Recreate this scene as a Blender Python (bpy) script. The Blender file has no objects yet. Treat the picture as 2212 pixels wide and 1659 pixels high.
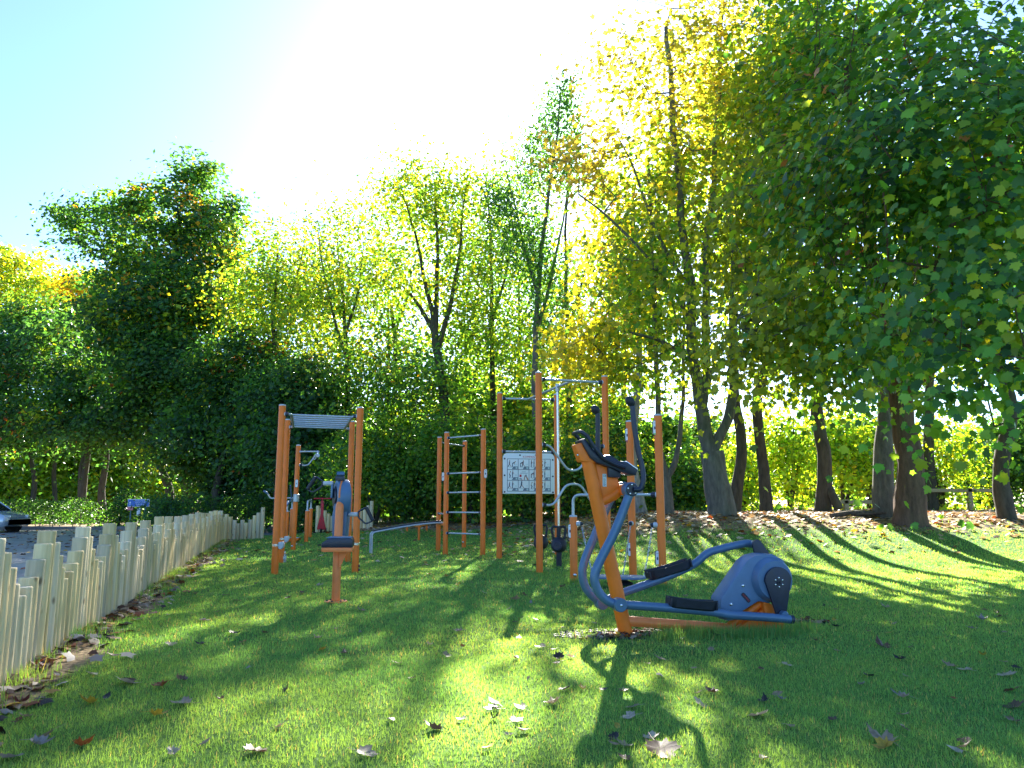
import bpy, bmesh, math, random
import numpy as np
from mathutils import Vector, Matrix

random.seed(11)
rng = np.random.default_rng(11)
scene = bpy.context.scene
COL = scene.collection
R = math.radians

# ------------------------------------------------------------------ camera
EYE = 1.05                      # the picture was taken from a crouch
FOC = 1640.0                    # focal length for a 2212 x 1659 picture
PITCH = math.atan(258.5 / FOC)
cam_d = bpy.data.cameras.new('camera')
cam_d.sensor_width = 36.0
cam_d.lens = 36.0 * FOC / 2212.0
cam_d.clip_start = 0.05
cam_d.clip_end = 3000.0
cam = bpy.data.objects.new('camera', cam_d)
COL.objects.link(cam)
cam.location = (0, 0, EYE)
cam.rotation_euler = (math.pi / 2 + PITCH, 0, 0)
scene.camera = cam

# ------------------------------------------------------------------ sky, sun, exposure
SUN_ELEV, SUN_AZ = R(27.9), R(4.6)          # azimuth from +Y towards +X
world = bpy.data.worlds.new('World')
scene.world = world
world.use_nodes = True
wn = world.node_tree.nodes
wl = world.node_tree.links
bg = wn['Background']
sky = wn.new('ShaderNodeTexSky')
sky.sky_type = 'NISHITA'
sky.sun_disc = False
sky.sun_elevation = SUN_ELEV
sky.sun_rotation = SUN_AZ
sky.altitude = 50
sky.air_density = 1.0
sky.dust_density = 0.6
sky.ozone_density = 7.0
wl.new(sky.outputs['Color'], bg.inputs['Color'])
bg.inputs['Strength'].default_value = 0.05

sun_d = bpy.data.lights.new('sun', 'SUN')
sun_d.energy = 4.4
sun_d.angle = R(0.53)
sun_d.color = (1.0, 0.94, 0.82)
sun = bpy.data.objects.new('sun', sun_d)
COL.objects.link(sun)
to_sun = Vector((math.sin(SUN_AZ) * math.cos(SUN_ELEV), math.cos(SUN_AZ) * math.cos(SUN_ELEV), math.sin(SUN_ELEV)))
sun.rotation_euler = to_sun.to_track_quat('Z', 'Y').to_euler()
sun.location = to_sun * 60

scene.view_settings.view_transform = 'Standard'
scene.view_settings.look = 'None'
scene.view_settings.gamma = 1.0
scene.view_settings.exposure = 2.95
scene.render.engine = 'CYCLES'
scene.cycles.max_bounces = 8
scene.cycles.diffuse_bounces = 4
scene.cycles.transmission_bounces = 6
scene.cycles.transparent_max_bounces = 8
scene.cycles.use_denoising = True

# ------------------------------------------------------------------ measuring helpers
cp, sp = math.cos(PITCH), math.sin(PITCH)


def ray(px, py):
    u = (px - 1106.0) / FOC
    v = (829.5 - py) / FOC
    return Vector((u, cp - v * sp, sp + v * cp))


def at(px, py, Y):
    d = ray(px, py)
    t = Y / d.y
    return Vector((d.x * t, Y, EYE + d.z * t))


def flat(px, py, z=0.0):
    d = ray(px, py)
    t = (z - EYE) / d.z
    return Vector((d.x * t, d.y * t, z))


def sm(a, b, x):
    t = np.clip((np.asarray(x, float) - a) / (b - a), 0, 1)
    return t * t * (3 - 2 * t)


FA, FB = np.array([-2.97, 4.4]), np.array([-8.40, 22.4])      # line of the long log fence
FD = (FB - FA) / np.linalg.norm(FB - FA)
FN = np.array([FD[1], -FD[0]])                                # towards the lawn


def fence_side(x, y):
    return (np.asarray(x) - FA[0]) * FN[0] + (np.asarray(y) - FA[1]) * FN[1]


def lot_mask(x, y):
    """1 on the car park side"""
    s = fence_side(x, y)
    left = 1 - sm(-0.75, -0.45, s)
    back = sm(25.6, 26.2, y) * (1 - sm(33.0, 33.6, y)) * (1 - sm(-5.2, -4.6, x))
    return np.clip(np.maximum(left * (1 - sm(33.0, 33.6, y)), back), 0, 1)


def terr(x, y):
    x = np.asarray(x, float)
    y = np.asarray(y, float)
    a = sm(12.0, 18.5, y) * 0.80 * sm(-1.5, 4.5, x)
    b = sm(18.0, 29.0, y) * 0.45 * sm(-9.0, -3.0, x) * (1 - 0.97 * sm(-1.5, 4.5, x))
    n = 0.012 * np.sin(x * 1.7 + 0.6 * y) * np.cos(y * 1.3 - 0.4 * x) + 0.006 * np.sin(4.1 * x + 1.3) * np.sin(3.7 * y)
    n = n * sm(2.0, 5.0, y) * (1 - lot_mask(x, y))
    return a + b + n - 0.05 * lot_mask(x, y)


def gz(x, y):
    return float(terr(x, y))


def base(px, Y):
    """ground point at image column px and distance Y"""
    X = (px - 1106.0) / FOC * Y / (cp + 0.16 * sp)
    return Vector((X, Y, gz(X, Y)))


# ------------------------------------------------------------------ materials
def nodes_of(name):
    m = bpy.data.materials.new(name)
    m.use_nodes = True
    nt = m.node_tree
    return m, nt.nodes, nt.links, nt.nodes['Principled BSDF']


def mat(name, col, rough=0.5, metal=0.0, var=0.12, scale=8.0, bump=0.0, bscale=60.0, spec=0.5, coat=0.0, stretch=None):
    m, n, l, p = nodes_of(name)
    tc = n.new('ShaderNodeTexCoord')
    src = tc.outputs['Object']
    if stretch:
        mp = n.new('ShaderNodeMapping')
        mp.inputs['Scale'].default_value = stretch
        l.new(src, mp.inputs['Vector'])
        src = mp.outputs['Vector']
    no = n.new('ShaderNodeTexNoise')
    no.inputs['Scale'].default_value = scale
    no.inputs['Detail'].default_value = 6
    no.inputs['Roughness'].default_value = 0.65
    l.new(src, no.inputs['Vector'])
    rp = n.new('ShaderNodeValToRGB')
    rp.color_ramp.elements[0].position = 0.3
    rp.color_ramp.elements[1].position = 0.7
    a = [max(0, c * (1 - var)) for c in col]
    b = [min(1, c * (1 + var)) for c in col]
    rp.color_ramp.elements[0].color = (*a, 1)
    rp.color_ramp.elements[1].color = (*b, 1)
    l.new(no.outputs['Fac'], rp.inputs['Fac'])
    l.new(rp.outputs['Color'], p.inputs['Base Color'])
    mr = n.new('ShaderNodeMapRange')
    mr.inputs['To Min'].default_value = max(0.02, rough - 0.1)
    mr.inputs['To Max'].default_value = min(1, rough + 0.1)
    l.new(no.outputs['Fac'], mr.inputs['Value'])
    l.new(mr.outputs['Result'], p.inputs['Roughness'])
    p.inputs['Metallic'].default_value = metal
    p.inputs['Specular IOR Level'].default_value = spec
    p.inputs['Coat Weight'].default_value = coat
    if bump > 0:
        nb = n.new('ShaderNodeTexNoise')
        nb.inputs['Scale'].default_value = bscale
        nb.inputs['Detail'].default_value = 5
        l.new(src, nb.inputs['Vector'])
        bp = n.new('ShaderNodeBump')
        bp.inputs['Strength'].default_value = bump
        bp.inputs['Distance'].default_value = 0.02
        l.new(nb.outputs['Fac'], bp.inputs['Height'])
        l.new(bp.outputs['Normal'], p.inputs['Normal'])
    return m


M = {}
M['orange'] = mat('orange_paint', (0.88, 0.19, 0.015), 0.42, 0, 0.10, 5, 0.02, 90, 0.4, 0.0)
M['orange2'] = mat('orange_paint_faded', (0.86, 0.23, 0.06), 0.42, 0, 0.12, 6, 0.02, 90)
M['cap'] = mat('grey_plastic_cap', (0.50, 0.53, 0.57), 0.45, 0, 0.1, 20)
M['galv'] = mat('galvanised_steel', (0.46, 0.50, 0.54), 0.42, 0.55, 0.16, 26, 0.03, 120)
M['steel'] = mat('stainless_steel', (0.62, 0.64, 0.68), 0.25, 0.9, 0.08, 20)
M['slate'] = mat('slate_blue_paint', (0.075, 0.15, 0.26), 0.36, 0.15, 0.12, 10, 0.02, 150, 0.5, 0.1)
M['slate2'] = mat('slate_blue_plastic', (0.085, 0.165, 0.29), 0.42, 0, 0.10, 9, 0.02, 150)
M['black'] = mat('black_rubber', (0.011, 0.014, 0.026), 0.55, 0, 0.35, 30, 0.08, 160)
M['navy'] = mat('dark_plastic', (0.012, 0.018, 0.042), 0.38, 0, 0.25, 18, 0.03, 160)
M['white'] = mat('white_board', (0.78, 0.79, 0.80), 0.4, 0, 0.03, 4)
M['print_dark'] = mat('dark_print', (0.03, 0.045, 0.10), 0.5, 0, 0.1, 30)
M['print_grey'] = mat('grey_print', (0.16, 0.20, 0.26), 0.5, 0, 0.1, 30)
M['print_pale'] = mat('pale_print', (0.52, 0.62, 0.62), 0.5, 0, 0.1, 30)
M['print_skin'] = mat('skin_print', (0.45, 0.2, 0.12), 0.5, 0, 0.2, 60)
M['red_print'] = mat('red_print', (0.55, 0.02, 0.03), 0.5, 0, 0.1, 30)
M['yellow_print'] = mat('yellow_print', (0.75, 0.55, 0.05), 0.5, 0, 0.1, 30)
M['green_print'] = mat('green_print', (0.35, 0.6, 0.08), 0.5, 0, 0.1, 30)
M['red'] = mat('red_fabric', (0.50, 0.015, 0.025), 0.55, 0, 0.2, 14)
M['blue_sign'] = mat('blue_sign_face', (0.03, 0.13, 0.45), 0.45, 0, 0.08, 4)
M['pink_sign'] = mat('pink_sign_face', (0.65, 0.18, 0.20), 0.45, 0, 0.08, 4)
M['car_silver'] = mat('silver_car_paint', (0.45, 0.49, 0.53), 0.25, 0.5, 0.05, 3, 0, 1, 0.5, 0.5)
M['car_glass'] = mat('dark_car_glass', (0.015, 0.02, 0.025), 0.05, 0, 0.1, 3)
M['tyre'] = mat('tyre_rubber', (0.015, 0.015, 0.017), 0.8, 0, 0.2, 20)
M['soil'] = mat('bare_soil', (0.085, 0.065, 0.050), 0.95, 0, 0.5, 9, 0.5, 30)
M['rail_wood'] = mat('weathered_rail_timber', (0.36, 0.28, 0.16), 0.8, 0, 0.25, 12, 0.3, 40, stretch=(3, 3, 3))
M['dead_wood'] = mat('dead_log_bark', (0.10, 0.075, 0.06), 0.95, 0, 0.45, 10, 0.6, 24)


def wood_mat():
    m, n, l, p = nodes_of('peeled_timber')
    tc = n.new('ShaderNodeTexCoord')
    oi = n.new('ShaderNodeObjectInfo')
    add = n.new('ShaderNodeVectorMath'); add.operation = 'ADD'
    cmb = n.new('ShaderNodeMath'); cmb.operation = 'MULTIPLY'; cmb.inputs[1].default_value = 37.0
    l.new(oi.outputs['Random'], cmb.inputs[0])
    l.new(tc.outputs['Object'], add.inputs[0]); l.new(cmb.outputs[0], add.inputs[1])
    mp = n.new('ShaderNodeMapping'); mp.inputs['Scale'].default_value = (34, 34, 1.6)
    l.new(add.outputs[0], mp.inputs['Vector'])
    g = n.new('ShaderNodeTexNoise'); g.inputs['Scale'].default_value = 1.0; g.inputs['Detail'].default_value = 7
    l.new(mp.outputs['Vector'], g.inputs['Vector'])
    rp = n.new('ShaderNodeValToRGB')
    rp.color_ramp.elements[0].position = 0.25; rp.color_ramp.elements[0].color = (0.52, 0.385, 0.18, 1)
    rp.color_ramp.elements[1].position = 0.75; rp.color_ramp.elements[1].color = (0.82, 0.675, 0.39, 1)
    l.new(g.outputs['Fac'], rp.inputs['Fac'])
    # knots
    mp2 = n.new('ShaderNodeMapping'); mp2.inputs['Scale'].default_value = (1, 1, 0.55)
    l.new(add.outputs[0], mp2.inputs['Vector'])
    vo = n.new('ShaderNodeTexVoronoi'); vo.inputs['Scale'].default_value = 8.0
    l.new(mp2.outputs['Vector'], vo.inputs['Vector'])
    kr = n.new('ShaderNodeValToRGB')
    kr.color_ramp.elements[0].position = 0.06; kr.color_ramp.elements[0].color = (0.40, 0.30, 0.2, 1)
    kr.color_ramp.elements[1].position = 0.16; kr.color_ramp.elements[1].color = (1, 1, 1, 1)
    l.new(vo.outputs['Distance'], kr.inputs['Fac'])
    mx = n.new('ShaderNodeMix'); mx.data_type = 'RGBA'; mx.blend_type = 'MULTIPLY'; mx.inputs[0].default_value = 1.0
    l.new(rp.outputs['Color'], mx.inputs[6]); l.new(kr.outputs['Color'], mx.inputs[7])
    hv = n.new('ShaderNodeHueSaturation')
    v1 = n.new('ShaderNodeMapRange'); v1.inputs['To Min'].default_value = 0.78; v1.inputs['To Max'].default_value = 1.18
    l.new(oi.outputs['Random'], v1.inputs['Value']); l.new(v1.outputs[0], hv.inputs['Value'])
    v2 = n.new('ShaderNodeMath'); v2.operation = 'MULTIPLY'; v2.inputs[1].default_value = 7.31
    v3 = n.new('ShaderNodeMath'); v3.operation = 'FRACT'
    l.new(oi.outputs['Random'], v2.inputs[0]); l.new(v2.outputs[0], v3.inputs[0])
    v4 = n.new('ShaderNodeMapRange'); v4.inputs['To Min'].default_value = 0.75; v4.inputs['To Max'].default_value = 1.1
    l.new(v3.outputs[0], v4.inputs['Value']); l.new(v4.outputs[0], hv.inputs['Saturation'])
    l.new(mx.outputs[2], hv.inputs['Color'])
    l.new(hv.outputs['Color'], p.inputs['Base Color'])
    p.inputs['Roughness'].default_value = 0.75
    bp = n.new('ShaderNodeBump'); bp.inputs['Strength'].default_value = 0.25; bp.inputs['Distance'].default_value = 0.01
    l.new(g.outputs['Fac'], bp.inputs['Height']); l.new(bp.outputs['Normal'], p.inputs['Normal'])
    return m


M['log'] = wood_mat()


def bark_mat(name, c0, c1, moss=0.25):
    m, n, l, p = nodes_of(name)
    tc = n.new('ShaderNodeTexCoord')
    mp = n.new('ShaderNodeMapping'); mp.inputs['Scale'].default_value = (9, 9, 2.2)
    l.new(tc.outputs['Object'], mp.inputs['Vector'])
    a = n.new('ShaderNodeTexNoise'); a.inputs['Scale'].default_value = 1.2; a.inputs['Detail'].default_value = 8; a.inputs['Roughness'].default_value = 0.7
    l.new(mp.outputs['Vector'], a.inputs['Vector'])
    rp = n.new('ShaderNodeValToRGB')
    rp.color_ramp.elements[0].position = 0.3; rp.color_ramp.elements[0].color = (*c0, 1)
    rp.color_ramp.elements[1].position = 0.72; rp.color_ramp.elements[1].color = (*c1, 1)
    l.new(a.outputs['Fac'], rp.inputs['Fac'])
    b = n.new('ShaderNodeTexNoise'); b.inputs['Scale'].default_value = 1.1; b.inputs['Detail'].default_value = 4
    l.new(tc.outputs['Object'], b.inputs['Vector'])
    br = n.new('ShaderNodeMapRange'); br.inputs['From Min'].default_value = 0.5; br.inputs['From Max'].default_value = 0.75
    br.inputs['To Max'].default_value = moss
    l.new(b.outputs['Fac'], br.inputs['Value'])
    mx = n.new('ShaderNodeMix'); mx.data_type = 'RGBA'
    l.new(br.outputs[0], mx.inputs[0]); l.new(rp.outputs['Color'], mx.inputs[6]); mx.inputs[7].default_value = (0.07, 0.09, 0.03, 1)
    l.new(mx.outputs[2], p.inputs['Base Color'])
    p.inputs['Roughness'].default_value = 0.92
    p.inputs['Specular IOR Level'].default_value = 0.25
    bp = n.new('ShaderNodeBump'); bp.inputs['Strength'].default_value = 0.7; bp.inputs['Distance'].default_value = 0.03
    l.new(a.outputs['Fac'], bp.inputs['Height']); l.new(bp.outputs['Normal'], p.inputs['Normal'])
    return m


M['bark_grey'] = bark_mat('grey_bark', (0.07, 0.068, 0.062), (0.20, 0.19, 0.17), 0.5)
M['bark_red'] = bark_mat('reddish_bark', (0.065, 0.042, 0.033), (0.19, 0.115, 0.085), 0.35)
M['bark_dark'] = bark_mat('dark_bark', (0.035, 0.030, 0.026), (0.11, 0.095, 0.075), 0.4)
M['bark_birch'] = bark_mat('pale_bark', (0.09, 0.085, 0.08), (0.42, 0.41, 0.38), 0.2)


def leaf_mat(name, transl=0.5, rough=0.45, spec=0.35, warm=(1.25, 1.2, 0.5)):
    m, n, l, p = nodes_of(name)
    at_ = n.new('ShaderNodeAttribute'); at_.attribute_name = 'col'
    l.new(at_.outputs['Color'], p.inputs['Base Color'])
    p.inputs['Roughness'].default_value = rough
    p.inputs['Specular IOR Level'].default_value = spec
    t = n.new('ShaderNodeBsdfTranslucent')
    mu = n.new('ShaderNodeMix'); mu.data_type = 'RGBA'; mu.blend_type = 'MULTIPLY'; mu.inputs[0].default_value = 1.0
    l.new(at_.outputs['Color'], mu.inputs[6]); mu.inputs[7].default_value = (*warm, 1)
    l.new(mu.outputs[2], t.inputs['Color'])
    mx = n.new('ShaderNodeMixShader'); mx.inputs[0].default_value = transl
    l.new(p.outputs[0], mx.inputs[1]); l.new(t.outputs[0], mx.inputs[2])
    l.new(mx.outputs[0], n['Material Output'].inputs['Surface'])
    return m


M['leaf'] = leaf_mat('living_leaf', 0.55, 0.42, 0.35, (2.1, 1.9, 0.55))
M['leaf_gloss'] = leaf_mat('glossy_leaf', 0.52, 0.36, 0.45, (2.1, 1.9, 0.5))
M['grass'] = leaf_mat('grass_blade', 0.58, 0.5, 0.25, (2.3, 1.65, 0.5))
M['litter'] = leaf_mat('dry_leaf', 0.25, 0.6, 0.3, (1.2, 1.0, 0.7))


# ------------------------------------------------------------------ mesh helpers
def fast_mesh(name, verts, tris, cols=None, smooth=False):
    me = bpy.data.meshes.new(name)
    verts = np.ascontiguousarray(verts, dtype=np.float32)
    tris = np.ascontiguousarray(tris, dtype=np.int32)
    k = tris.shape[1]
    me.vertices.add(len(verts)); me.vertices.foreach_set('co', verts.ravel())
    me.loops.add(tris.size); me.loops.foreach_set('vertex_index', tris.ravel())
    me.polygons.add(len(tris))
    me.polygons.foreach_set('loop_start', np.arange(0, tris.size, k, dtype=np.int32))
    me.polygons.foreach_set('loop_total', np.full(len(tris), k, dtype=np.int32))
    if smooth:
        me.polygons.foreach_set('use_smooth', np.ones(len(tris), dtype=bool))
    if cols is not None:
        ca = me.color_attributes.new('col', 'FLOAT_COLOR', 'POINT')
        c4 = np.ones((len(verts), 4), dtype=np.float32); c4[:, :3] = cols
        ca.data.foreach_set('color', c4.ravel())
    me.update(calc_edges=True)
    return me


def link(name, me, material=None, parent=None):
    o = bpy.data.objects.new(name, me)
    COL.objects.link(o)
    if material is not None and me is not None and not me.materials:
        me.materials.append(material)
    if parent is not None:
        o.parent = parent
    return o


def tag(o, label=None, cat=None, group=None, kind=None):
    if label: o['label'] = label
    if cat: o['category'] = cat
    if group: o['group'] = group
    if kind: o['kind'] = kind
    return o


def thing(name, loc, label, cat, group=None, rz=0.0):
    o = bpy.data.objects.new(name, None)
    o.empty_display_size = 0.1
    COL.objects.link(o)
    o.location = loc
    o.rotation_euler = (0, 0, rz)
    return tag(o, label, cat, group)


def fillet(pts, rad=0.06, k=5):
    pts = [Vector(p) for p in pts]
    out = [pts[0]]
    for i in range(1, len(pts) - 1):
        a, b, c = pts[i - 1], pts[i], pts[i + 1]
        d1, d2 = (a - b), (c - b)
        r = min(rad, d1.length * 0.48, d2.length * 0.48)
        p0, p1 = b + d1.normalized() * r, b + d2.normalized() * r
        for j in range(k + 1):
            t = j / k
            out.append(p0 * (1 - t) ** 2 + b * 2 * t * (1 - t) + p1 * t * t)
    out.append(pts[-1])
    return out


def spline(pts, k=6):
    """Catmull-Rom through the points"""
    P = [Vector(p) for p in pts]
    P = [P[0] * 2 - P[1]] + P + [P[-1] * 2 - P[-2]]
    out = []
    for i in range(1, len(P) - 2):
        for j in range(k):
            t = j / k
            a, b, c, d = P[i - 1], P[i], P[i + 1], P[i + 2]
            out.append(0.5 * ((2 * b) + (c - a) * t + (2 * a - 5 * b + 4 * c - d) * t * t + (3 * b - a - 3 * c + d) * t ** 3))
    out.append(P[-2])
    return out


class MB:
    def __init__(s, origin=(0, 0, 0)):
        s.v, s.f, s.o = [], [], Vector(origin)

    def add(s, vs, fs):
        k = len(s.v)
        s.v += [Vector(v) - s.o for v in vs]
        s.f += [tuple(i + k for i in f) for f in fs]
        return s

    def tube(s, pts, r, n=10, caps=True):
        pts = [Vector(p) for p in pts]
        rs = r if isinstance(r, (list, tuple)) else [r] * len(pts)
        dirs = []
        for i in range(len(pts)):
            d = (pts[min(i + 1, len(pts) - 1)] - pts[max(i - 1, 0)])
            dirs.append(d.normalized() if d.length > 1e-9 else Vector((0, 0, 1)))
        a = dirs[0].orthogonal().normalized()
        vs, fs = [], []
        for i, p in enumerate(pts):
            a = (a - dirs[i] * a.dot(dirs[i]))
            a = a.normalized() if a.length > 1e-6 else dirs[i].orthogonal().normalized()
            b = dirs[i].cross(a)
            for j in range(n):
                t = 2 * math.pi * j / n
                vs.append(p + (a * math.cos(t) + b * math.sin(t)) * rs[i])
        for i in range(len(pts) - 1):
            for j in range(n):
                fs.append((i * n + j, i * n + (j + 1) % n, (i + 1) * n + (j + 1) % n, (i + 1) * n + j))
        if caps:
            fs.append(tuple(range(n - 1, -1, -1)))
            fs.append(tuple((len(pts) - 1) * n + j for j in range(n)))
        return s.add(vs, fs)

    def cyl(s, a, b, r, n=16, r2=None):
        return s.tube([a, b], [r, r if r2 is None else r2], n)

    def rod(s, a, b, r, n=20, e=0.006):
        """cylinder with softened ends"""
        a, b = Vector(a), Vector(b)
        d = (b - a).normalized()
        return s.tube([a, a + d * e, b - d * e, b], [r - e, r, r, r - e], n)

    def box(s, c, size, rot=None):
        c = Vector(c); h = Vector(size) / 2
        vs = []
        for x in (-1, 1):
            for y in (-1, 1):
                for z in (-1, 1):
                    p = Vector((x * h.x, y * h.y, z * h.z))
                    if rot is not None: p = rot @ p
                    vs.append(c + p)
        return s.add(vs, [(0, 1, 3, 2), (4, 6, 7, 5), (0, 4, 5, 1), (2, 3, 7, 6), (0, 2, 6, 4), (1, 5, 7, 3)])

    def prism(s, poly, fn, h0, h1):
        n = len(poly)
        vs = [fn(a, b, h0) for a, b in poly] + [fn(a, b, h1) for a, b in poly]
        fs = [tuple(range(n - 1, -1, -1)), tuple(range(n, 2 * n))]
        fs += [(i, (i + 1) % n, n + (i + 1) % n, n + i) for i in range(n)]
        return s.add(vs, fs)

    def lathe(s, c, axis, prof, n=24):
        """prof: list of (radius, height along the axis)"""
        c = Vector(c); ax = Vector(axis).normalized()
        a = ax.orthogonal().normalized(); b = ax.cross(a)
        vs, fs = [], []
        for r, h in prof:
            for j in range(n):
                t = 2 * math.pi * j / n
                vs.append(c + ax * h + (a * math.cos(t) + b * math.sin(t)) * max(r, 1e-4))
        for i in range(len(prof) - 1):
            for j in range(n):
                fs.append((i * n + j, i * n + (j + 1) % n, (i + 1) * n + (j + 1) % n, (i + 1) * n + j))
        fs.append(tuple(range(n - 1, -1, -1)))
        fs.append(tuple((len(prof) - 1) * n + j for j in range(n)))
        return s.add(vs, fs)

    def ball(s, c, r, axis=(0, 0, 1), stretch=1.0, n=16, k=10):
        return s.lathe(c, axis, [(r * math.sin(math.pi * i / k), -r * stretch * math.cos(math.pi * i / k)) for i in range(k + 1)], n)

    def mesh(s, name, bevel=0.0, angle=35):
        me = bpy.data.meshes.new(name)
        me.from_pydata([tuple(v) for v in s.v], [], s.f)
        bm = bmesh.new(); bm.from_mesh(me)
        bmesh.ops.recalc_face_normals(bm, faces=bm.faces)
        if bevel > 0:
            ed = [e for e in bm.edges if len(e.link_faces) == 2 and e.calc_face_angle(0) > R(30)]
            bmesh.ops.bevel(bm, geom=ed, offset=bevel, segments=2, affect='EDGES', profile=0.6, clamp_overlap=True)
        bm.to_mesh(me); bm.free()
        me.polygons.foreach_set('use_smooth', [True] * len(me.polygons))
        me.set_sharp_from_angle(angle=R(angle))
        return me

    def build(s, name, material, parent=None, bevel=0.0, angle=35):
        return link(name, s.mesh(name, bevel, angle), material, parent)


def text_mesh(body, size, material, fn, extrude=0.0015, align='CENTER'):
    """flat lettering; fn maps (x, y, h) to space"""
    cu = bpy.data.curves.new('lettering', 'FONT')
    cu.body = body; cu.size = size; cu.align_x = align; cu.resolution_u = 2
    o = bpy.data.objects.new('lettering', cu); COL.objects.link(o)
    dg = bpy.context.evaluated_depsgraph_get()
    me0 = bpy.data.meshes.new_from_object(o.evaluated_get(dg))
    vs = [fn(v.co.x, v.co.y, extrude) for v in me0.vertices]
    fs = [tuple(p.vertices) for p in me0.polygons]
    bpy.data.objects.remove(o)
    bpy.data.meshes.remove(me0); bpy.data.curves.remove(cu)
    return vs, fs


# ------------------------------------------------------------------ the ground
def ground_mat():
    m, n, l, p = nodes_of('lawn_ground')
    tc = n.new('ShaderNodeTexCoord')
    at_ = n.new('ShaderNodeAttribute'); at_.attribute_name = 'litter'
    a = n.new('ShaderNodeTexNoise'); a.inputs['Scale'].default_value = 1.3; a.inputs['Detail'].default_value = 8
    l.new(tc.outputs['Object'], a.inputs['Vector'])
    g = n.new('ShaderNodeValToRGB')
    g.color_ramp.elements[0].position = 0.3; g.color_ramp.elements[0].color = (0.065, 0.140, 0.030, 1)
    g.color_ramp.elements[1].position = 0.7; g.color_ramp.elements[1].color = (0.12, 0.225, 0.04, 1)
    l.new(a.outputs['Fac'], g.inputs['Fac'])
    b = n.new('ShaderNodeTexNoise'); b.inputs['Scale'].default_value = 26; b.inputs['Detail'].default_value = 6
    l.new(tc.outputs['Object'], b.inputs['Vector'])
    d = n.new('ShaderNodeValToRGB')
    d.color_ramp.elements[0].position = 0.3; d.color_ramp.elements[0].color = (0.10, 0.075, 0.045, 1)
    d.color_ramp.elements[1].position = 0.68; d.color_ramp.elements[1].color = (0.36, 0.265, 0.15, 1)
    l.new(b.outputs['Fac'], d.inputs['Fac'])
    # ragged edge between turf and leaf litter
    c = n.new('ShaderNodeTexNoise'); c.inputs['Scale'].default_value = 2.2; c.inputs['Detail'].default_value = 6
    l.new(tc.outputs['Object'], c.inputs['Vector'])
    s = n.new('ShaderNodeMath'); s.operation = 'ADD'
    l.new(at_.outputs['Fac'], s.inputs[0]); l.new(c.outputs['Fac'], s.inputs[1])
    mr = n.new('ShaderNodeMapRange'); mr.inputs['From Min'].default_value = 0.86; mr.inputs['From Max'].default_value = 1.12
    l.new(s.outputs[0], mr.inputs['Value'])
    mx = n.new('ShaderNodeMix'); mx.data_type = 'RGBA'
    l.new(mr.outputs[0], mx.inputs[0]); l.new(g.outputs['Color'], mx.inputs[6]); l.new(d.outputs['Color'], mx.inputs[7])
    l.new(mx.outputs[2], p.inputs['Base Color'])
    p.inputs['Roughness'].default_value = 0.95
    p.inputs['Specular IOR Level'].default_value = 0.1
    bp = n.new('ShaderNodeBump'); bp.inputs['Strength'].default_value = 0.6; bp.inputs['Distance'].default_value = 0.03
    l.new(b.outputs['Fac'], bp.inputs['Height']); l.new(bp.outputs['Normal'], p.inputs['Normal'])
    return m


def litter_amount(x, y):
    """0 turf .. 1 leaf litter"""
    x = np.asarray(x, float); y = np.asarray(y, float)
    bank = sm(14.0, 18.0, y) * sm(-2.0, 4.0, x)
    wood = sm(22.5, 25.5, y) * sm(-6.5, -4.5, x)
    far = sm(33.2, 34.0, y)
    s = fence_side(x, y)
    strip = (1 - sm(0.16, 0.48 , s + 0.10 * np.sin(y * 2.1) + 0.06 * np.sin(y * 5.3 + 1))) * (1 - sm(22.0, 23.0, y)) * sm(-0.8, -0.5, s)
    return np.clip(np.maximum.reduce([bank, wood, far, strip]), 0, 1)


def axis_pts(lo, hi, step, far, grow=1.22):
    c = list(np.arange(lo, hi + step * 0.5, step))
    d, x = step, hi
    while x < far:
        d *= grow; x += d; c.append(x)
    d, x, pre = step, lo, []
    while x > -far:
        d *= grow; x -= d; pre.append(x)
    return np.array(pre[::-1] + c)


xs, ys = axis_pts(-14, 14, 0.25, 900), axis_pts(-1, 36, 0.25, 900)
GX, GY = np.meshgrid(xs, ys)
gzv = terr(GX, GY)
nx, ny = len(xs), len(ys)
idx = np.arange(nx * ny).reshape(ny, nx)
quads = np.stack([idx[:-1, :-1], idx[:-1, 1:], idx[1:, 1:], idx[1:, :-1]], -1).reshape(-1, 4)
me = fast_mesh('lawn', np.stack([GX.ravel(), GY.ravel(), gzv.ravel()], -1), quads, smooth=True)
fa = me.attributes.new('litter', 'FLOAT', 'POINT')
fa.data.foreach_set('value', litter_amount(GX, GY).ravel().astype(np.float32))
tag(link('lawn', me, ground_mat()), 'green lawn rising to a bank of fallen leaves', 'lawn', kind='structure')


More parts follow.
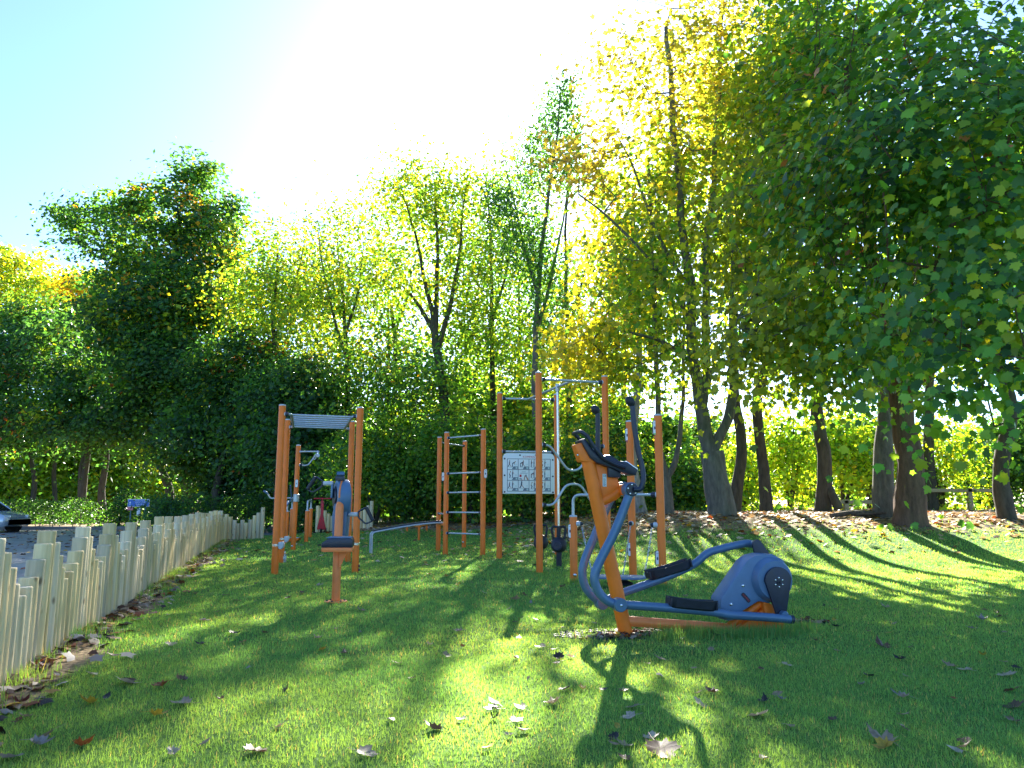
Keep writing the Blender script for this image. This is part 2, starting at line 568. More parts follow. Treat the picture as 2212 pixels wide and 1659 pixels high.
def asphalt():
    m, n, l, p = nodes_of('worn_asphalt')
    tc = n.new('ShaderNodeTexCoord')
    a = n.new('ShaderNodeTexNoise'); a.inputs['Scale'].default_value = 0.7; a.inputs['Detail'].default_value = 8
    b = n.new('ShaderNodeTexNoise'); b.inputs['Scale'].default_value = 60; b.inputs['Detail'].default_value = 4
    l.new(tc.outputs['Object'], a.inputs['Vector']); l.new(tc.outputs['Object'], b.inputs['Vector'])
    r1 = n.new('ShaderNodeValToRGB')
    r1.color_ramp.elements[0].position = 0.35; r1.color_ramp.elements[0].color = (0.15, 0.15, 0.155, 1)
    r1.color_ramp.elements[1].position = 0.65; r1.color_ramp.elements[1].color = (0.25, 0.25, 0.26, 1)
    l.new(a.outputs['Fac'], r1.inputs['Fac'])
    mx = n.new('ShaderNodeMix'); mx.data_type = 'RGBA'; mx.blend_type = 'OVERLAY'; mx.inputs[0].default_value = 0.5
    l.new(r1.outputs['Color'], mx.inputs[6]); l.new(b.outputs['Color'], mx.inputs[7])
    l.new(mx.outputs[2], p.inputs['Base Color'])
    p.inputs['Roughness'].default_value = 0.42
    bp = n.new('ShaderNodeBump'); bp.inputs['Strength'].default_value = 0.2; bp.inputs['Distance'].default_value = 0.01
    l.new(b.outputs['Fac'], bp.inputs['Height']); l.new(bp.outputs['Normal'], p.inputs['Normal'])
    return m


mb = MB()
o1 = FA + FD * (-9) - FN * 0.78
o2 = FA + FD * 21.9 - FN * 0.78
lot = [(o1[0] - 60, o1[1]), (o1[0], o1[1]), (o2[0], o2[1]), (o2[0] + .2, 26.2), (-5.4, 26.2), (-5.3, 32.9), (-70, 32.9)]
mb.add([(x, y, -0.042) for x, y in lot], [tuple(range(len(lot)))])
tag(mb.build('car_park', asphalt()), 'grey asphalt car park behind the log fence', 'car park', kind='structure')
mb = MB()
for i in range(36):
    x0 = -44 + i * 1.0
    mb.box((x0 + .5, 33.05, 0.0), (0.985, 0.13, 0.18))
tag(mb.build('kerb', mat('kerb_stone', (0.22, 0.20, 0.18), 0.9, 0, 0.25, 5, 0.3, 30), None, 0.01), 'low stone kerb along the hedge', 'kerb', kind='structure')

# ------------------------------------------------------------------ leaf and tree builders
def outline_maple(n_l=5):
    """half-lobed maple leaf, unit length, stalk end at the origin, tip at x = 1"""
    half = [(0.0, 0.0), (0.05, 0.18), (0.0, 0.36), (0.17, 0.34), (0.28, 0.52), (0.40, 0.48), (0.52, 0.56), (0.55, 0.26), (0.74, 0.25), (0.80, 0.12)]
    pts = [(x, y) for x, y in half] + [(1.0, 0.0)] + [(x, -y) for x, y in half[:0:-1]]
    return np.array(pts)


def tri_fan(pts, c=(0.30, 0.0)):
    v = np.vstack([[c], pts])
    n = len(pts)
    f = np.array([[0, 1 + i, 1 + (i + 1) % n] for i in range(n)])
    return v, f


MAPLE_V, MAPLE_F = tri_fan(outline_maple())
simple_half = [(0.0, 0.0), (0.10, 0.34), (0.38, 0.50), (0.56, 0.22)]
MAPLE6_V, MAPLE6_F = tri_fan(np.array([(0, 0), (.02, .34), (.22, .30), (.48, .54), (.60, .22), (1, 0), (.60, -.22), (.48, -.54), (.22, -.30), (.02, -.34)]), (.3, 0))
RHOMB_V = np.array([(0, 0), (.45, .32), (1, 0), (.45, -.32)]); RHOMB_F = np.array([[0, 1, 2], [0, 2, 3]])
OVAL_V, OVAL_F = tri_fan(np.array([(0, 0), (.25, .26), (.6, .28), (1, 0), (.6, -.28), (.25, -.26)]), (.5, 0))
SPRIG_V = np.array([(0, 0), (.30, .20), (.42, .02), (.55, .34), (.62, .06), (1, .05), (.66, -.08), (.60, -.36), (.40, -.04), (.28, -.24)])
SPRIG_F = np.array([[0, 1, 2], [2, 3, 4], [4, 5, 6], [6, 7, 8], [8, 9, 0], [0, 2, 8], [2, 4, 8], [4, 6, 8]])
SHAPES = {'maple': (MAPLE_V, MAPLE_F), 'maple6': (MAPLE6_V, MAPLE6_F), 'rhomb': (RHOMB_V, RHOMB_F), 'oval': (OVAL_V, OVAL_F), 'sprig': (SPRIG_V, SPRIG_F)}


def leaves_mesh(name, pos, size, cols, shape='rhomb', tilt=0.6, droop=0.35, curl=0.25, rg=None, face=0.0):
    rg = rg or rng
    V2, F = SHAPES[shape]
    n, k = len(pos), len(V2)
    N = np.stack([rg.normal(0, tilt, n), rg.normal(0, tilt, n), np.ones(n)], -1)
    if face > 0:
        out = pos - pos.mean(0); out[:, 2] *= .3
        out /= np.linalg.norm(out, axis=1)[:, None] + 1e-6
        N[:, 2] *= rg.uniform(.25, 1.0, n)
        N += out * face * rg.uniform(.3, 1.4, n)[:, None]
    N /= np.linalg.norm(N, axis=1)[:, None]
    yaw = rg.uniform(0, 2 * np.pi, n)
    T = np.stack([np.cos(yaw), np.sin(yaw), -np.abs(rg.normal(droop, droop, n))], -1)
    T -= N * (T * N).sum(1)[:, None]
    T /= np.linalg.norm(T, axis=1)[:, None] + 1e-9
    B = np.cross(N, T)
    z = curl * ((V2[:, 0] - .4) ** 2 + V2[:, 1] ** 2 * 0.8)
    cv = rg.uniform(-0.3, 1.3, n)
    vs = pos[:, None, :] + size[:, None, None] * ((V2[None, :, 0, None] - .4) * T[:, None, :] + V2[None, :, 1, None] * B[:, None, :] - (z[None, :, None] * cv[:, None, None]) * N[:, None, :])
    fs = (F[None] + (np.arange(n) * k)[:, None, None]).reshape(-1, 3)
    return fast_mesh(name, vs.reshape(-1, 3), fs, np.repeat(cols, k, axis=0))


def palette(pal, n_cl, per, rg, jit=0.22):
    """cluster colour with leaf by leaf variation"""
    w = np.array([p[0] for p in pal], float); w /= w.sum()
    C = np.array([p[1] for p in pal], float)
    pick = rg.choice(len(pal), n_cl, p=w)
    own = rg.choice(len(pal), (n_cl, per), p=w)
    use = np.where(rg.random((n_cl, per)) < 0.72, pick[:, None], own)
    c = C[use.ravel()]
    j = rg.normal(1, jit, (len(c), 1)) * rg.normal(1, 0.07, (len(c), 3))
    return np.clip(c * 1.6 * np.clip(j, 0.45, 1.7), 0.004, 0.9)


def skeleton(stems, tips, rg, wig=0.10):
    """grow branches from the stems to the tips"""
    pos, par, rad0, stem_chains = [], [], [], []
    for pts, r0, r1 in stems:
        pts = spline(pts, 5)
        if not pos:
            prev = -1
        else:
            P = np.array(pos)
            prev = int(np.argmin(((P - np.array(pts[0])) ** 2).sum(1)))
        chain = []
        for i, p in enumerate(pts):
            t = i / (len(pts) - 1)
            pos.append(tuple(p)); par.append(prev); rad0.append(r0 + (r1 - r0) * t ** 0.8)
            prev = len(pos) - 1
            chain.append(prev)
        stem_chains.append(chain)
    n_stem = len(pos)
    P = np.zeros((n_stem + len(tips) * 9, 3)); P[:n_stem] = pos
    cnt = n_stem
    d0 = np.sqrt(((tips[:, None] - P[None, :n_stem]) ** 2).sum(2)).min(1)
    z_min = P[:n_stem, 2].min()
    for k in np.argsort(d0):
        t = tips[k]
        d = np.sqrt(((P[:cnt] - t) ** 2).sum(1))
        cost = d + 0.9 * np.maximum(0, P[:cnt, 2] - t[2] + 0.25 * d) + 6.0 * (P[:cnt, 2] < z_min + 0.5)
        j = int(np.argmin(cost))
        a = P[j].copy()
        L = d[j]
        m = int(np.clip(round(L / 0.55), 1, 8))
        bend = np.array([0, 0, 0.10 * L]) + rg.normal(0, 0.07 * L, 3)
        prev = j
        for q in range(1, m + 1):
            s = q / m
            p = a + (t - a) * s + bend * 4 * s * (1 - s) * 0.6 + (rg.normal(0, wig * min(L, 1.2), 3) * 0.35 if q < m else 0)
            P[cnt] = p; par.append(prev); rad0.append(0.0)
            prev = cnt; cnt += 1
    P = P[:cnt]
    par = np.array(par)
    load = np.zeros(cnt)
    kids = np.bincount(par[par >= 0], minlength=cnt)
    load[kids == 0] = 1
    for i in range(cnt - 1, 0, -1):
        if par[i] >= 0: load[par[i]] += load[i]
    return P, par, load, np.array(rad0), n_stem, stem_chains


def ring_tubes(P, par, rad, sel, n=5):
    """separate tapered tube for every selected node to its parent"""
    i = np.array(sel)
    if len(i) == 0:
        return np.zeros((0, 3)), np.zeros((0, 3), int)
    a, b = P[par[i]], P[i]
    d = b - a
    d /= np.linalg.norm(d, axis=1)[:, None] + 1e-9
    ref = np.where(np.abs(d[:, 2:3]) > 0.9, [[1.0, 0, 0]], [[0, 0, 1.0]])
    u = np.cross(d, ref); u /= np.linalg.norm(u, axis=1)[:, None]
    w = np.cross(d, u)
    ra = np.minimum(rad[par[i]], rad[i] * 1.5); rb = rad[i]
    th = np.arange(n) * 2 * np.pi / n
    ring = np.cos(th)[None, :, None] * u[:, None] + np.sin(th)[None, :, None] * w[:, None]
    va = a[:, None] + ring * ra[:, None, None]
    vb = b[:, None] + ring * rb[:, None, None]
    vs = np.concatenate([va, vb], 1).reshape(-1, 3)
    j = np.arange(n); j2 = (j + 1) % n
    f = np.concatenate([np.stack([j, j2, n + j2], -1), np.stack([j, n + j2, n + j], -1)])
    fs = (f[None] + (np.arange(len(i)) * 2 * n)[:, None, None]).reshape(-1, 3)
    return vs, fs


def lobe_points(lobes, n, rg, shell=0.45):
    w = np.array([(l[3] * l[4] * l[5]) ** 0.75 * (l[6] if len(l) > 6 else 1) for l in lobes]); w /= w.sum()
    k = rg.choice(len(lobes), n, p=w)
    L = np.array([l[:6] for l in lobes])
    d = rg.normal(0, 1, (n, 3)); d /= np.linalg.norm(d, axis=1)[:, None]
    r = rg.uniform(shell ** 3, 1, n) ** (1 / 3)
    return L[k, :3] + d * r[:, None] * L[k, 3:6], k


def px_lobe(px, py, Y, rx, ry, rd, w=1.0):
    c = at(px, py, Y)
    return (c.x, c.y, c.z, rx * Y / FOC, rd, ry * Y / FOC, w)


def make_tree(name, label, cat, at_base, stems, lobes, n_cl, per, leaf, pal, bark, shape='rhomb', spread=0.42, flat_z=0.55,
              lmat='leaf', group=None, seed=1, shell=0.45, tilt=0.6, droop=0.35, twig=0.006, hang=0.0, col_fn=None, trunk_sides=12, size_var=0.25, face=0.45):
    rg = np.random.default_rng(seed)
    at_base = Vector(at_base)
    root = thing(name, at_base, label, cat, group)
    o = np.array(at_base)
    st = [([Vector(p) - at_base for p in pts], r0, r1) for pts, r0, r1 in stems]
    tips, which = lobe_points(lobes, n_cl, rg, shell)
    tips = tips - o
    tips[:, 2] = np.maximum(tips[:, 2], 0.35)
    P, par, load, rad0, n_stem, chains = skeleton(st, tips, rg)
    r_root = st[0][1]
    rad = twig * np.power(np.maximum(load, 1), 0.48)
    lim = 0.8 * r_root
    rad = np.minimum(rad, lim)
    rad[:n_stem] = rad0[:n_stem]
    # trunk and main stems
    mb = MB()
    for ci, ch in enumerate(chains):
        pts = [Vector(P[i]) for i in ch]
        rs = [float(rad[i]) for i in ch]
        if ci == 0:
            r_ = rs[0]
            d_ = (pts[1] - pts[0]).normalized()
            pts = [pts[0] - d_ * .15, pts[0] + d_ * .06, pts[0] + d_ * .22, pts[0] + d_ * .55] + [q for q in pts[1:] if (q - pts[0]).length > .7]
            rs = [r_ * 1.27, r_ * 1.12, r_ * 1.04, r_ * 1.0] + rs[-(len(pts) - 4):]
        else:
            pts[0] = Vector(P[par[ch[0]]])
        mb.tube(pts, rs, trunk_sides)
    me = mb.mesh('trunk', 0, 60)
    # uneven girth
    co = np.zeros(len(me.vertices) * 3, np.float32); me.vertices.foreach_get('co', co); co = co.reshape(-1, 3)
    ph = rg.uniform(0, 6, 4)
    wob = 0.05 * r_root / 0.25
    co[:, 0] += wob * (np.sin(co[:, 2] * 2.3 + ph[0]) * 0.5 + np.sin(co[:, 2] * 6.1 + co[:, 1] * 9 + ph[1]) * 0.25)
    co[:, 1] += wob * (np.sin(co[:, 2] * 2.7 + ph[2]) * 0.5 + np.sin(co[:, 2] * 5.3 + co[:, 0] * 9 + ph[3]) * 0.25)
    me.vertices.foreach_set('co', co.ravel())
    link('trunk', me, M[bark], root)
    vs, fs = ring_tubes(P, par, rad, range(n_stem, len(P)))
    if len(vs):
        link('branches', fast_mesh('branches', vs, fs, smooth=True), M[bark], root)['kind'] = 'stuff'
    # leaves
    k = per
    pos = np.repeat(tips, k, axis=0)
    off = rg.normal(0, 1, (len(pos), 3)) * np.array([spread, spread, spread * flat_z]) * np.repeat(rg.uniform(.55, 1.5, n_cl), k)[:, None]
    off *= (1 + .8 * (rg.random(len(pos)) < .12))[:, None]
    if hang > 0:
        off[:, 2] -= np.abs(rg.normal(0, hang, len(pos)))
        off[:, :2] *= 0.6
    else:
        off[:, 2] -= 0.12 * (off[:, 0] ** 2 + off[:, 1] ** 2) / spread
    pos = pos + off
    pos[:, 2] = np.maximum(pos[:, 2], 0.08)
    cols = palette(pal, n_cl, k, rg)
    if col_fn is not None:
        cols = col_fn(pos + o, cols, rg)
    size = leaf * np.clip(rg.normal(1, size_var, len(pos)), 0.4, 1.7)
    link('crown', leaves_mesh('crown', pos, size, cols, shape, tilt, droop, 0.3, rg, face), M[lmat], root)['kind'] = 'stuff'
    return root


# leaf colours (reflectance)
DK = (0.022, 0.062, 0.030); DG = (0.032, 0.090, 0.030); GR = (0.055, 0.135, 0.024); YG = (0.16, 0.22, 0.022)
LG = (0.085, 0.165, 0.028); YE = (0.36, 0.30, 0.025); OR = (0.36, 0.19, 0.025); RU = (0.22, 0.07, 0.02); PK = (0.30, 0.11, 0.07); OL = (0.10, 0.12, 0.025)


def up(px, y0, y1, Y, r0, r1, dx=0.0, wob=0.12, n=5, seed=0):
    """trunk rising from the ground at column px to the height of row y1"""
    rg = random.Random(seed)
    b = base(px, Y)
    t = at(px + dx, y1, Y)
    pts = [b.lerp(t, i / (n - 1)) + (Vector((rg.uniform(-wob, wob), rg.uniform(-wob, wob), 0)) if 0 < i < n - 1 else Vector()) for i in range(n)]
    return (pts, r0, r1)


def vs_(pts, Y):
    return [at(x, y, Y + (d[0] if d else 0)) for x, y, *d in pts]


TREES = []

# --- right: two big maples
b = base(1968, 16.5)
make_tree('maple_tree', 'large dark green maple with reddish trunk, its leafy branches hanging over the right side', 'tree', b,
          [([b] + vs_([(1962, 1000), (1950, 850), (1965, 640, -.5), (1990, 350, -1), (2010, 80, -1.2)], 16.5), .33, .12),
           (vs_([(1955, 870, 0), (2050, 620, -2), (2130, 420, -3.5), (2200, 300, -4.5)], 16.5), .15, .05),
           (vs_([(1950, 850, 0), (1900, 600, -2), (1850, 400, -3), (1830, 150, -3.5)], 16.5), .15, .05),
           (vs_([(1955, 860, 0), (2060, 760, -3), (2130, 690, -5.5)], 16.5), .10, .03)],
          [px_lobe(2060, 340, 11, 300, 300, 2.2, 1.2), px_lobe(1850, 430, 11.8, 190, 230, 2.0), px_lobe(2110, 690, 9.6, 170, 150, 1.5, .9), px_lobe(1960, 90, 12, 330, 200, 2.2, 1.0),
           px_lobe(2230, 420, 9.6, 160, 330, 1.6), px_lobe(1960, 660, 11.5, 160, 100, 1.6), px_lobe(2380, 300, 13, 250, 350, 3.0, .5), px_lobe(1940, 775, 12, 120, 45, 1.3, .5), px_lobe(2110, 800, 10, 110, 75, 1.2, .9), px_lobe(2240, 840, 10, 110, 110, 1.5, 1.0)],
          500, 34, 0.128, [(4, DG), (6, GR), (.8, DK), (3.2, LG), (2.0, YG), (.45, YE), (.2, PK)], 'bark_red', 'maple', 0.44, 0.6, 'leaf_gloss', None, 21, 0.3, 0.55, 0.9, 0.007, face=1.1)

b = base(1916, 17.6)


def maple_b(p, c, rg):
    t = np.clip((6.2 - p[:, 0]) / 2.5 + rg.normal(0, .35, len(p)), 0, 1)[:, None]
    return c * (1 - t) + t * np.clip(np.array([[.26, .29, .035]]) * rg.normal(1, .22, (len(p), 1)), .01, .6)


make_tree('maple_tree', 'green to yellow maple on the slimmer grey trunk just left of the reddish one', 'tree', b,
          [([b] + vs_([(1905, 1000), (1916, 850), (1890, 600, -.6), (1850, 300, -1), (1830, 50, -1.2)], 17.6), .27, .08),
           (vs_([(1912, 840, 0), (1820, 640, -1.6), (1740, 480, -2.6), (1680, 330, -3)], 17.6), .11, .04),
           (vs_([(1912, 850, 0), (1800, 760, -1.8), (1690, 700, -3.2), (1600, 690, -4)], 17.6), .09, .03)],
          [px_lobe(1700, 470, 14.4, 150, 200, 2.2, 1.1), px_lobe(1640, 690, 13.8, 150, 90, 1.8), px_lobe(1790, 720, 14.5, 140, 90, 2), px_lobe(1720, 220, 15, 150, 180, 2.2), px_lobe(1790, 60, 15.5, 170, 140, 2.4), px_lobe(1640, 785, 13.5, 120, 55, 1.6, .8), px_lobe(1800, 800, 14, 140, 60, 1.8, .9)],
          470, 34, 0.125, [(4, GR), (3, DG), (3, LG), (2, YG), (.4, YE), (.1, PK)], 'bark_grey', 'maple6', 0.40, 0.55, 'leaf', None, 22, 0.3, 0.55, 0.7, 0.007, col_fn=maple_b, face=.9)

# --- forked maple with turning leaves
b = base(1556, 18.0)


def forked_col(p, c, rg):
    z = p[:, 2]
    t = np.clip(sm(6.5, 11.5, z) * 0.55 + sm(3.2, 1.2, p[:, 0]) * 0.7 + rg.normal(0, .3, len(p)), 0, 1)[:, None]
    gold = np.where((z < 6.5)[:, None], np.array([[.50, .42, .04]]), np.array([[.42, .32, .09]]))
    return c * (1 - t) + t * np.clip(gold * rg.normal(1, .2, (len(p), 1)), .02, .8)


make_tree('maple_tree', 'forked grey maple with golden and orange leaves beside the tall orange posts', 'tree', b,
          [([b] + vs_([(1548, 1040), (1540, 975)], 18), .31, .27),
           (vs_([(1540, 980), (1516, 900), (1500, 790), (1490, 620), (1468, 420, -.3), (1450, 200, -.4), (1440, 60, -.5)], 18), .19, .05),
           (vs_([(1512, 890), (1528, 780), (1522, 600), (1540, 400), (1555, 150, .3), (1560, -40, .3)], 18), .13, .04),
           (vs_([(1541, 975), (1572, 900), (1586, 780), (1582, 600, -.2), (1610, 400, -.4), (1640, 150, -.6)], 18), .15, .04),
           (vs_([(1500, 790), (1440, 740, -.8), (1370, 720, -1.2), (1300, 700, -1.5)], 18), .06, .02),
           (vs_([(1492, 640), (1430, 520, -.3), (1380, 400, -.6), (1340, 300, -.8)], 18), .06, .02),
           (vs_([(1500, 700), (1400, 560, -.6), (1320, 470, -.8), (1250, 420, -1)], 18), .05, .02)],
          [px_lobe(1420, 130, 17.6, 110, 150, 2.0, .8), px_lobe(1540, 330, 18, 150, 230, 2.4, .8), px_lobe(1610, 60, 17.2, 150, 120, 2.4, .9), px_lobe(1275, 735, 16.8, 75, 95, 1.3, 1.6), px_lobe(1390, 470, 17.6, 110, 150, 2, .5),
           px_lobe(1265, 340, 17, 90, 80, 1.4, .7), px_lobe(1315, 220, 17.3, 60, 90, 1.4, .5), px_lobe(1330, 600, 17, 110, 70, 1.4, .6), px_lobe(1420, 790, 17.5, 100, 60, 1.5, .5), px_lobe(1480, 680, 17, 80, 80, 1.5, .5)],
          400, 32, 0.125, [(4, LG), (4, YG), (2, GR), (.7, YE)], 'bark_grey', 'maple6', 0.40, 0.5, 'leaf', None, 23, 0.25, 0.55, 0.5, 0.0075, col_fn=forked_col)

PALE = [(4, LG), (4, YG), (1, GR), (1, YE), (.5, OL)]
GOLD = [(3, YG), (3, YE), (1, OR), (1, LG)]
DARK = [(5, DG), (4, DK), (2, GR), (.4, YG), (.12, RU)]
MID = [(4, GR), (3, DG), (2, LG), (1, YG), (.2, OR)]

slim = [
    # px, Y, r, lean dx, lobes, pal, label, bark
    (1655, 21.0, .17, -25, [(1640, 560, 21, 90, 140, 2, 1), (1660, 300, 21, 100, 160, 2, 1)], PALE, 'slim dark trunked tree behind the rail of yellow green saplings', 'bark_dark', 90),
    (1778, 20.5, .21, 10, [(1780, 620, 20.5, 120, 120, 2, 1), (1760, 330, 20.5, 120, 200, 2.4, 1)], MID, 'crooked ivy stripped tree at the left end of the timber rail', 'bark_dark', 100),
    (1440, 19.0, .15, 30, [(1400, 620, 19.5, 70, 120, 1.6, 1), (1460, 400, 19.5, 70, 160, 1.6, 1)], PALE, 'thin V forked tree right behind the two chain posts', 'bark_grey', 70),
    (1385, 22.0, .15, -15, [(1350, 560, 22, 80, 160, 1.8, 1), (1330, 380, 22, 70, 120, 1.8, .8)], GOLD, 'slender pale barked birch behind the middle orange chain post', 'bark_birch', 60),
    (2172, 17.2, .19, -45, [(2110, 560, 18, 150, 200, 2, 1), (2260, 300, 18, 200, 250, 2, 1)], MID, 'leaning mossy trunk at the right edge of the leaf bank', 'bark_dark', 90),
    (2012, 25.0, .20, 5, [(2010, 700, 25, 130, 130, 2.2, 1), (1990, 420, 25, 150, 200, 2.6, 1)], PALE, 'ivy clad tree standing just right of the reddish maple trunk', 'bark_dark', 90),
    (1585, 20.0, .16, 12, [(1600, 520, 20.5, 60, 150, 1.5, 1), (1590, 250, 20.5, 80, 160, 1.5, 1)], PALE, 'slim trunk tucked right behind the forked grey maple', 'bark_dark', 60),
]
for k, (px, Y, r, dx, lb, pal, label, bark, ncl) in enumerate(slim):
    b = base(px, Y)
    stems = [up(px, 1100, min(l[1] for l in lb) + 20, Y, r, r * .35, dx, .2, 8, 40 + k)]
    if px == 1440:
        stems = [([b] + vs_([(1440, 1060), (1438, 1030)], Y), r, r * .8), (vs_([(1438, 1032), (1425, 960), (1420, 850), (1412, 600), (1400, 350)], Y), r * .7, .04),
                 (vs_([(1440, 1032), (1462, 990), (1472, 900), (1476, 800), (1480, 500)], Y), r * .6, .03)]
    if px == 1778:
        stems.append((vs_([(1782, 1040), (1800, 1070, -.3), (1812, 1100, -.4)], Y), .09, .12))
    make_tree('woodland_tree', label, 'tree', b, stems, [px_lobe(*l) for l in lb], ncl, 60, 0.17, pal, bark, 'oval', 0.5, 0.5, 'leaf', 'trees on the leaf bank', 60 + k, 0.2, 0.6, 0.5, 0.0065)

# --- the tall dark birch in front of the sun
b = base(1156, 27)
make_tree('birch_tree', 'tall dark weeping birch whose top stands against the sun', 'tree', b,
          [([b] + vs_([(1158, 950), (1155, 780), (1165, 600), (1185, 420), (1205, 280), (1212, 190)], 27), .17, .02),
           (vs_([(1160, 720), (1190, 600, .5), (1215, 480, 1), (1240, 330, 1)], 27), .09, .02),
           (vs_([(1160, 640), (1120, 480), (1095, 370)], 27), .07, .02)],
          [px_lobe(1210, 225, 27, 62, 75, 1.4, 1.2), px_lobe(1165, 340, 27, 65, 75, 1.4, 1.0), px_lobe(1230, 330, 27, 50, 70, 1.3, .7), px_lobe(1085, 440, 27, 50, 90, 1.4, 1), px_lobe(1140, 520, 27, 70, 80, 1.6, 1), px_lobe(1190, 640, 27, 50, 110, 1.4, .6)],
          220, 64, 0.12, [(5, DG), (3, DK), (4, GR), (1.5, LG)], 'bark_grey', 'rhomb', 0.42, 1.0, 'leaf', None, 31, 0.15, 0.9, 0.9, 0.006, hang=0.5)

# --- centre trees
ctr = [
    # px, Y, r, stems, lobes, pal, label, ncl, per, leaf
    (968, 29.5, .26, [[(962, 900), (948, 780), (935, 690)], [(938, 700), (915, 590), (890, 480), (860, 390)], [(940, 720), (945, 560), (940, 420), (930, 350)], [(945, 760), (985, 600), (1000, 460), (1010, 360)], [(940, 720), (890, 640), (850, 600)]],
     [(890, 420, 29.5, 75, 75, 2.4, 1.1), (960, 440, 29.5, 70, 90, 2.4, 1), (1030, 420, 30, 60, 70, 2, .25), (860, 590, 29, 70, 90, 2.2, .6), (1000, 600, 30, 90, 100, 2.4, .6)], PALE,
     'tall spreading yellow green ash with several stems behind the wall bars', 190, 50, .17),
    (752, 30.5, .17, [[(752, 900), (748, 750), (740, 640), (728, 520)], [(750, 780), (715, 660), (695, 560), (685, 490)], [(748, 720), (775, 620), (785, 530)]],
     [(740, 620, 30.5, 80, 70, 2.2, 1), (700, 560, 30.5, 60, 90, 2.2, .5), (790, 600, 30.5, 60, 90, 2, .6), (735, 480, 30.5, 80, 60, 2, .6), (760, 760, 30, 100, 60, 2, .8)], PALE,
     'thin topped tree with bare twigs above the arm bike', 200, 30, .15),
    (600, 33.0, .18, [[(600, 900), (590, 700), (600, 560), (598, 500)], [(598, 720), (640, 600), (660, 520)]],
     [(640, 600, 33, 80, 90, 2.6, 1), (560, 640, 33, 90, 90, 2.6, 1), (595, 490, 33, 28, 60, 1.2, .5), (690, 700, 32, 90, 80, 2.4, .9)], PALE,
     'pale green tree left of the overhead ladder', 180, 48, .18),
    (1065, 32.5, .19, [[(1065, 900), (1062, 700), (1060, 520), (1050, 380)], [(1063, 700), (1100, 560), (1110, 480)]],
     [(1065, 560, 32.5, 70, 110, 2.4, 1), (1030, 720, 32, 80, 90, 2.4, 1), (1110, 740, 32, 80, 90, 2.4, 1)], [(3, GR), (3, LG), (2, YG), (1, OL)],
     'mid green tree standing between the ash and the weeping birch', 150, 50, .17),
    (1230, 30.0, .18, [[(1230, 900), (1225, 700), (1222, 500), (1230, 380)], [(1226, 720), (1260, 600), (1275, 500)]],
     [(1215, 760, 30, 80, 90, 2.2, 1), (1250, 580, 30, 60, 110, 2, .5), (1300, 820, 27, 90, 70, 2, .8)], [(3, LG), (3, YG), (2, GR), (2, YE)],
     'light green tree right of the weeping birch behind the tallest posts', 120, 44, .17),
    (850, 31.5, .15, [[(850, 900), (855, 780), (845, 650)]],
     [(850, 760, 31, 100, 80, 2.4, 1), (800, 830, 29.5, 90, 60, 2, 1), (910, 820, 29, 90, 70, 2.2, 1)], MID,
     'low broad green tree filling the gap above the sit up bench', 130, 50, .17),
    (690, 37.0, .2, [[(690, 900), (692, 760), (688, 640)], [(690, 760), (650, 640), (640, 580)]],
     [(680, 560, 37, 90, 70, 2.6, 1), (620, 640, 37, 80, 80, 2.6, 1), (760, 540, 37, 70, 80, 2.6, .9), (700, 720, 37, 120, 80, 2.6, 1)], PALE,
     'pale yellow tree filling the skyline behind the bare topped one', 170, 56, .19),
    (835, 36.0, .2, [[(835, 900), (840, 760), (838, 600)], [(838, 760), (880, 640), (890, 560)]],
     [(830, 500, 36, 70, 80, 2.6, 1), (880, 620, 36, 90, 90, 2.6, 1), (800, 640, 36, 90, 90, 2.6, 1), (850, 760, 36, 120, 70, 2.6, 1)], PALE,
     'yellow green tree left of the spreading ash', 170, 56, .19),
    (1010, 37.0, .2, [[(1010, 900), (1005, 760), (1000, 560)], [(1005, 720), (1050, 600), (1060, 500)]],
     [(990, 450, 37, 70, 60, 2.6, .35), (1060, 440, 37, 60, 80, 2.6, .4), (1000, 580, 37, 90, 90, 2.6, .9), (1080, 600, 37, 90, 100, 2.6, 1), (1020, 740, 37, 120, 80, 2.6, 1)], [(4, LG), (3, YG), (2, GR)],
     'tall light green tree behind the spreading ash', 200, 56, .19),
    (1120, 36.0, .2, [[(1120, 900), (1122, 720), (1118, 520)], [(1120, 720), (1160, 600), (1180, 500)]],
     [(1105, 370, 36, 60, 60, 2.0, .55), (1130, 480, 36, 70, 90, 2.4, .7), (1170, 640, 36, 90, 100, 2.6, 1), (1260, 560, 36, 70, 110, 2.4, .9), (1140, 780, 36, 120, 70, 2.4, 1)], [(4, LG), (3, YG), (2, GR), (.6, YE)],
     'light green tree close behind the weeping birch', 200, 56, .19),
    (1345, 33.0, .2, [[(1345, 900), (1350, 720), (1345, 500)], [(1348, 720), (1390, 600), (1400, 500)]],
     [(1340, 480, 33, 80, 120, 2.4, .7), (1400, 640, 33, 90, 120, 2.4, 1), (1330, 720, 33, 90, 90, 2.4, 1), (1450, 800, 32, 100, 70, 2.2, .8)], [(4, LG), (4, YG), (1, GR), (1, YE)],
     'yellow green tree seen through the forked maple', 170, 50, .18),
]
for k, (px, Y, r, st, lb, pal, label, ncl, per, lf) in enumerate(ctr):
    b = base(px, Y)
    stems = [([b] + vs_(st[0], Y), r, r * (.5 if st[0][-1][1] > 640 else .12))] + [(vs_(s, Y), r * .45, .015) for s in st[1:]]
    make_tree('woodland_tree', label, 'tree', b, stems, [px_lobe(*l) for l in lb], int(ncl * (1.3 if k < 6 else 1.0)), int(per * (0.70 if k in (0, 1, 3, 4) else .85 if k < 6 else .5)), lf * (1.0 if k < 6 else .95), pal, 'bark_dark', 'rhomb', 0.62, 0.7, 'leaf', 'trees behind the gym', 80 + k, 0.15, 0.7, 0.5, 0.0065)

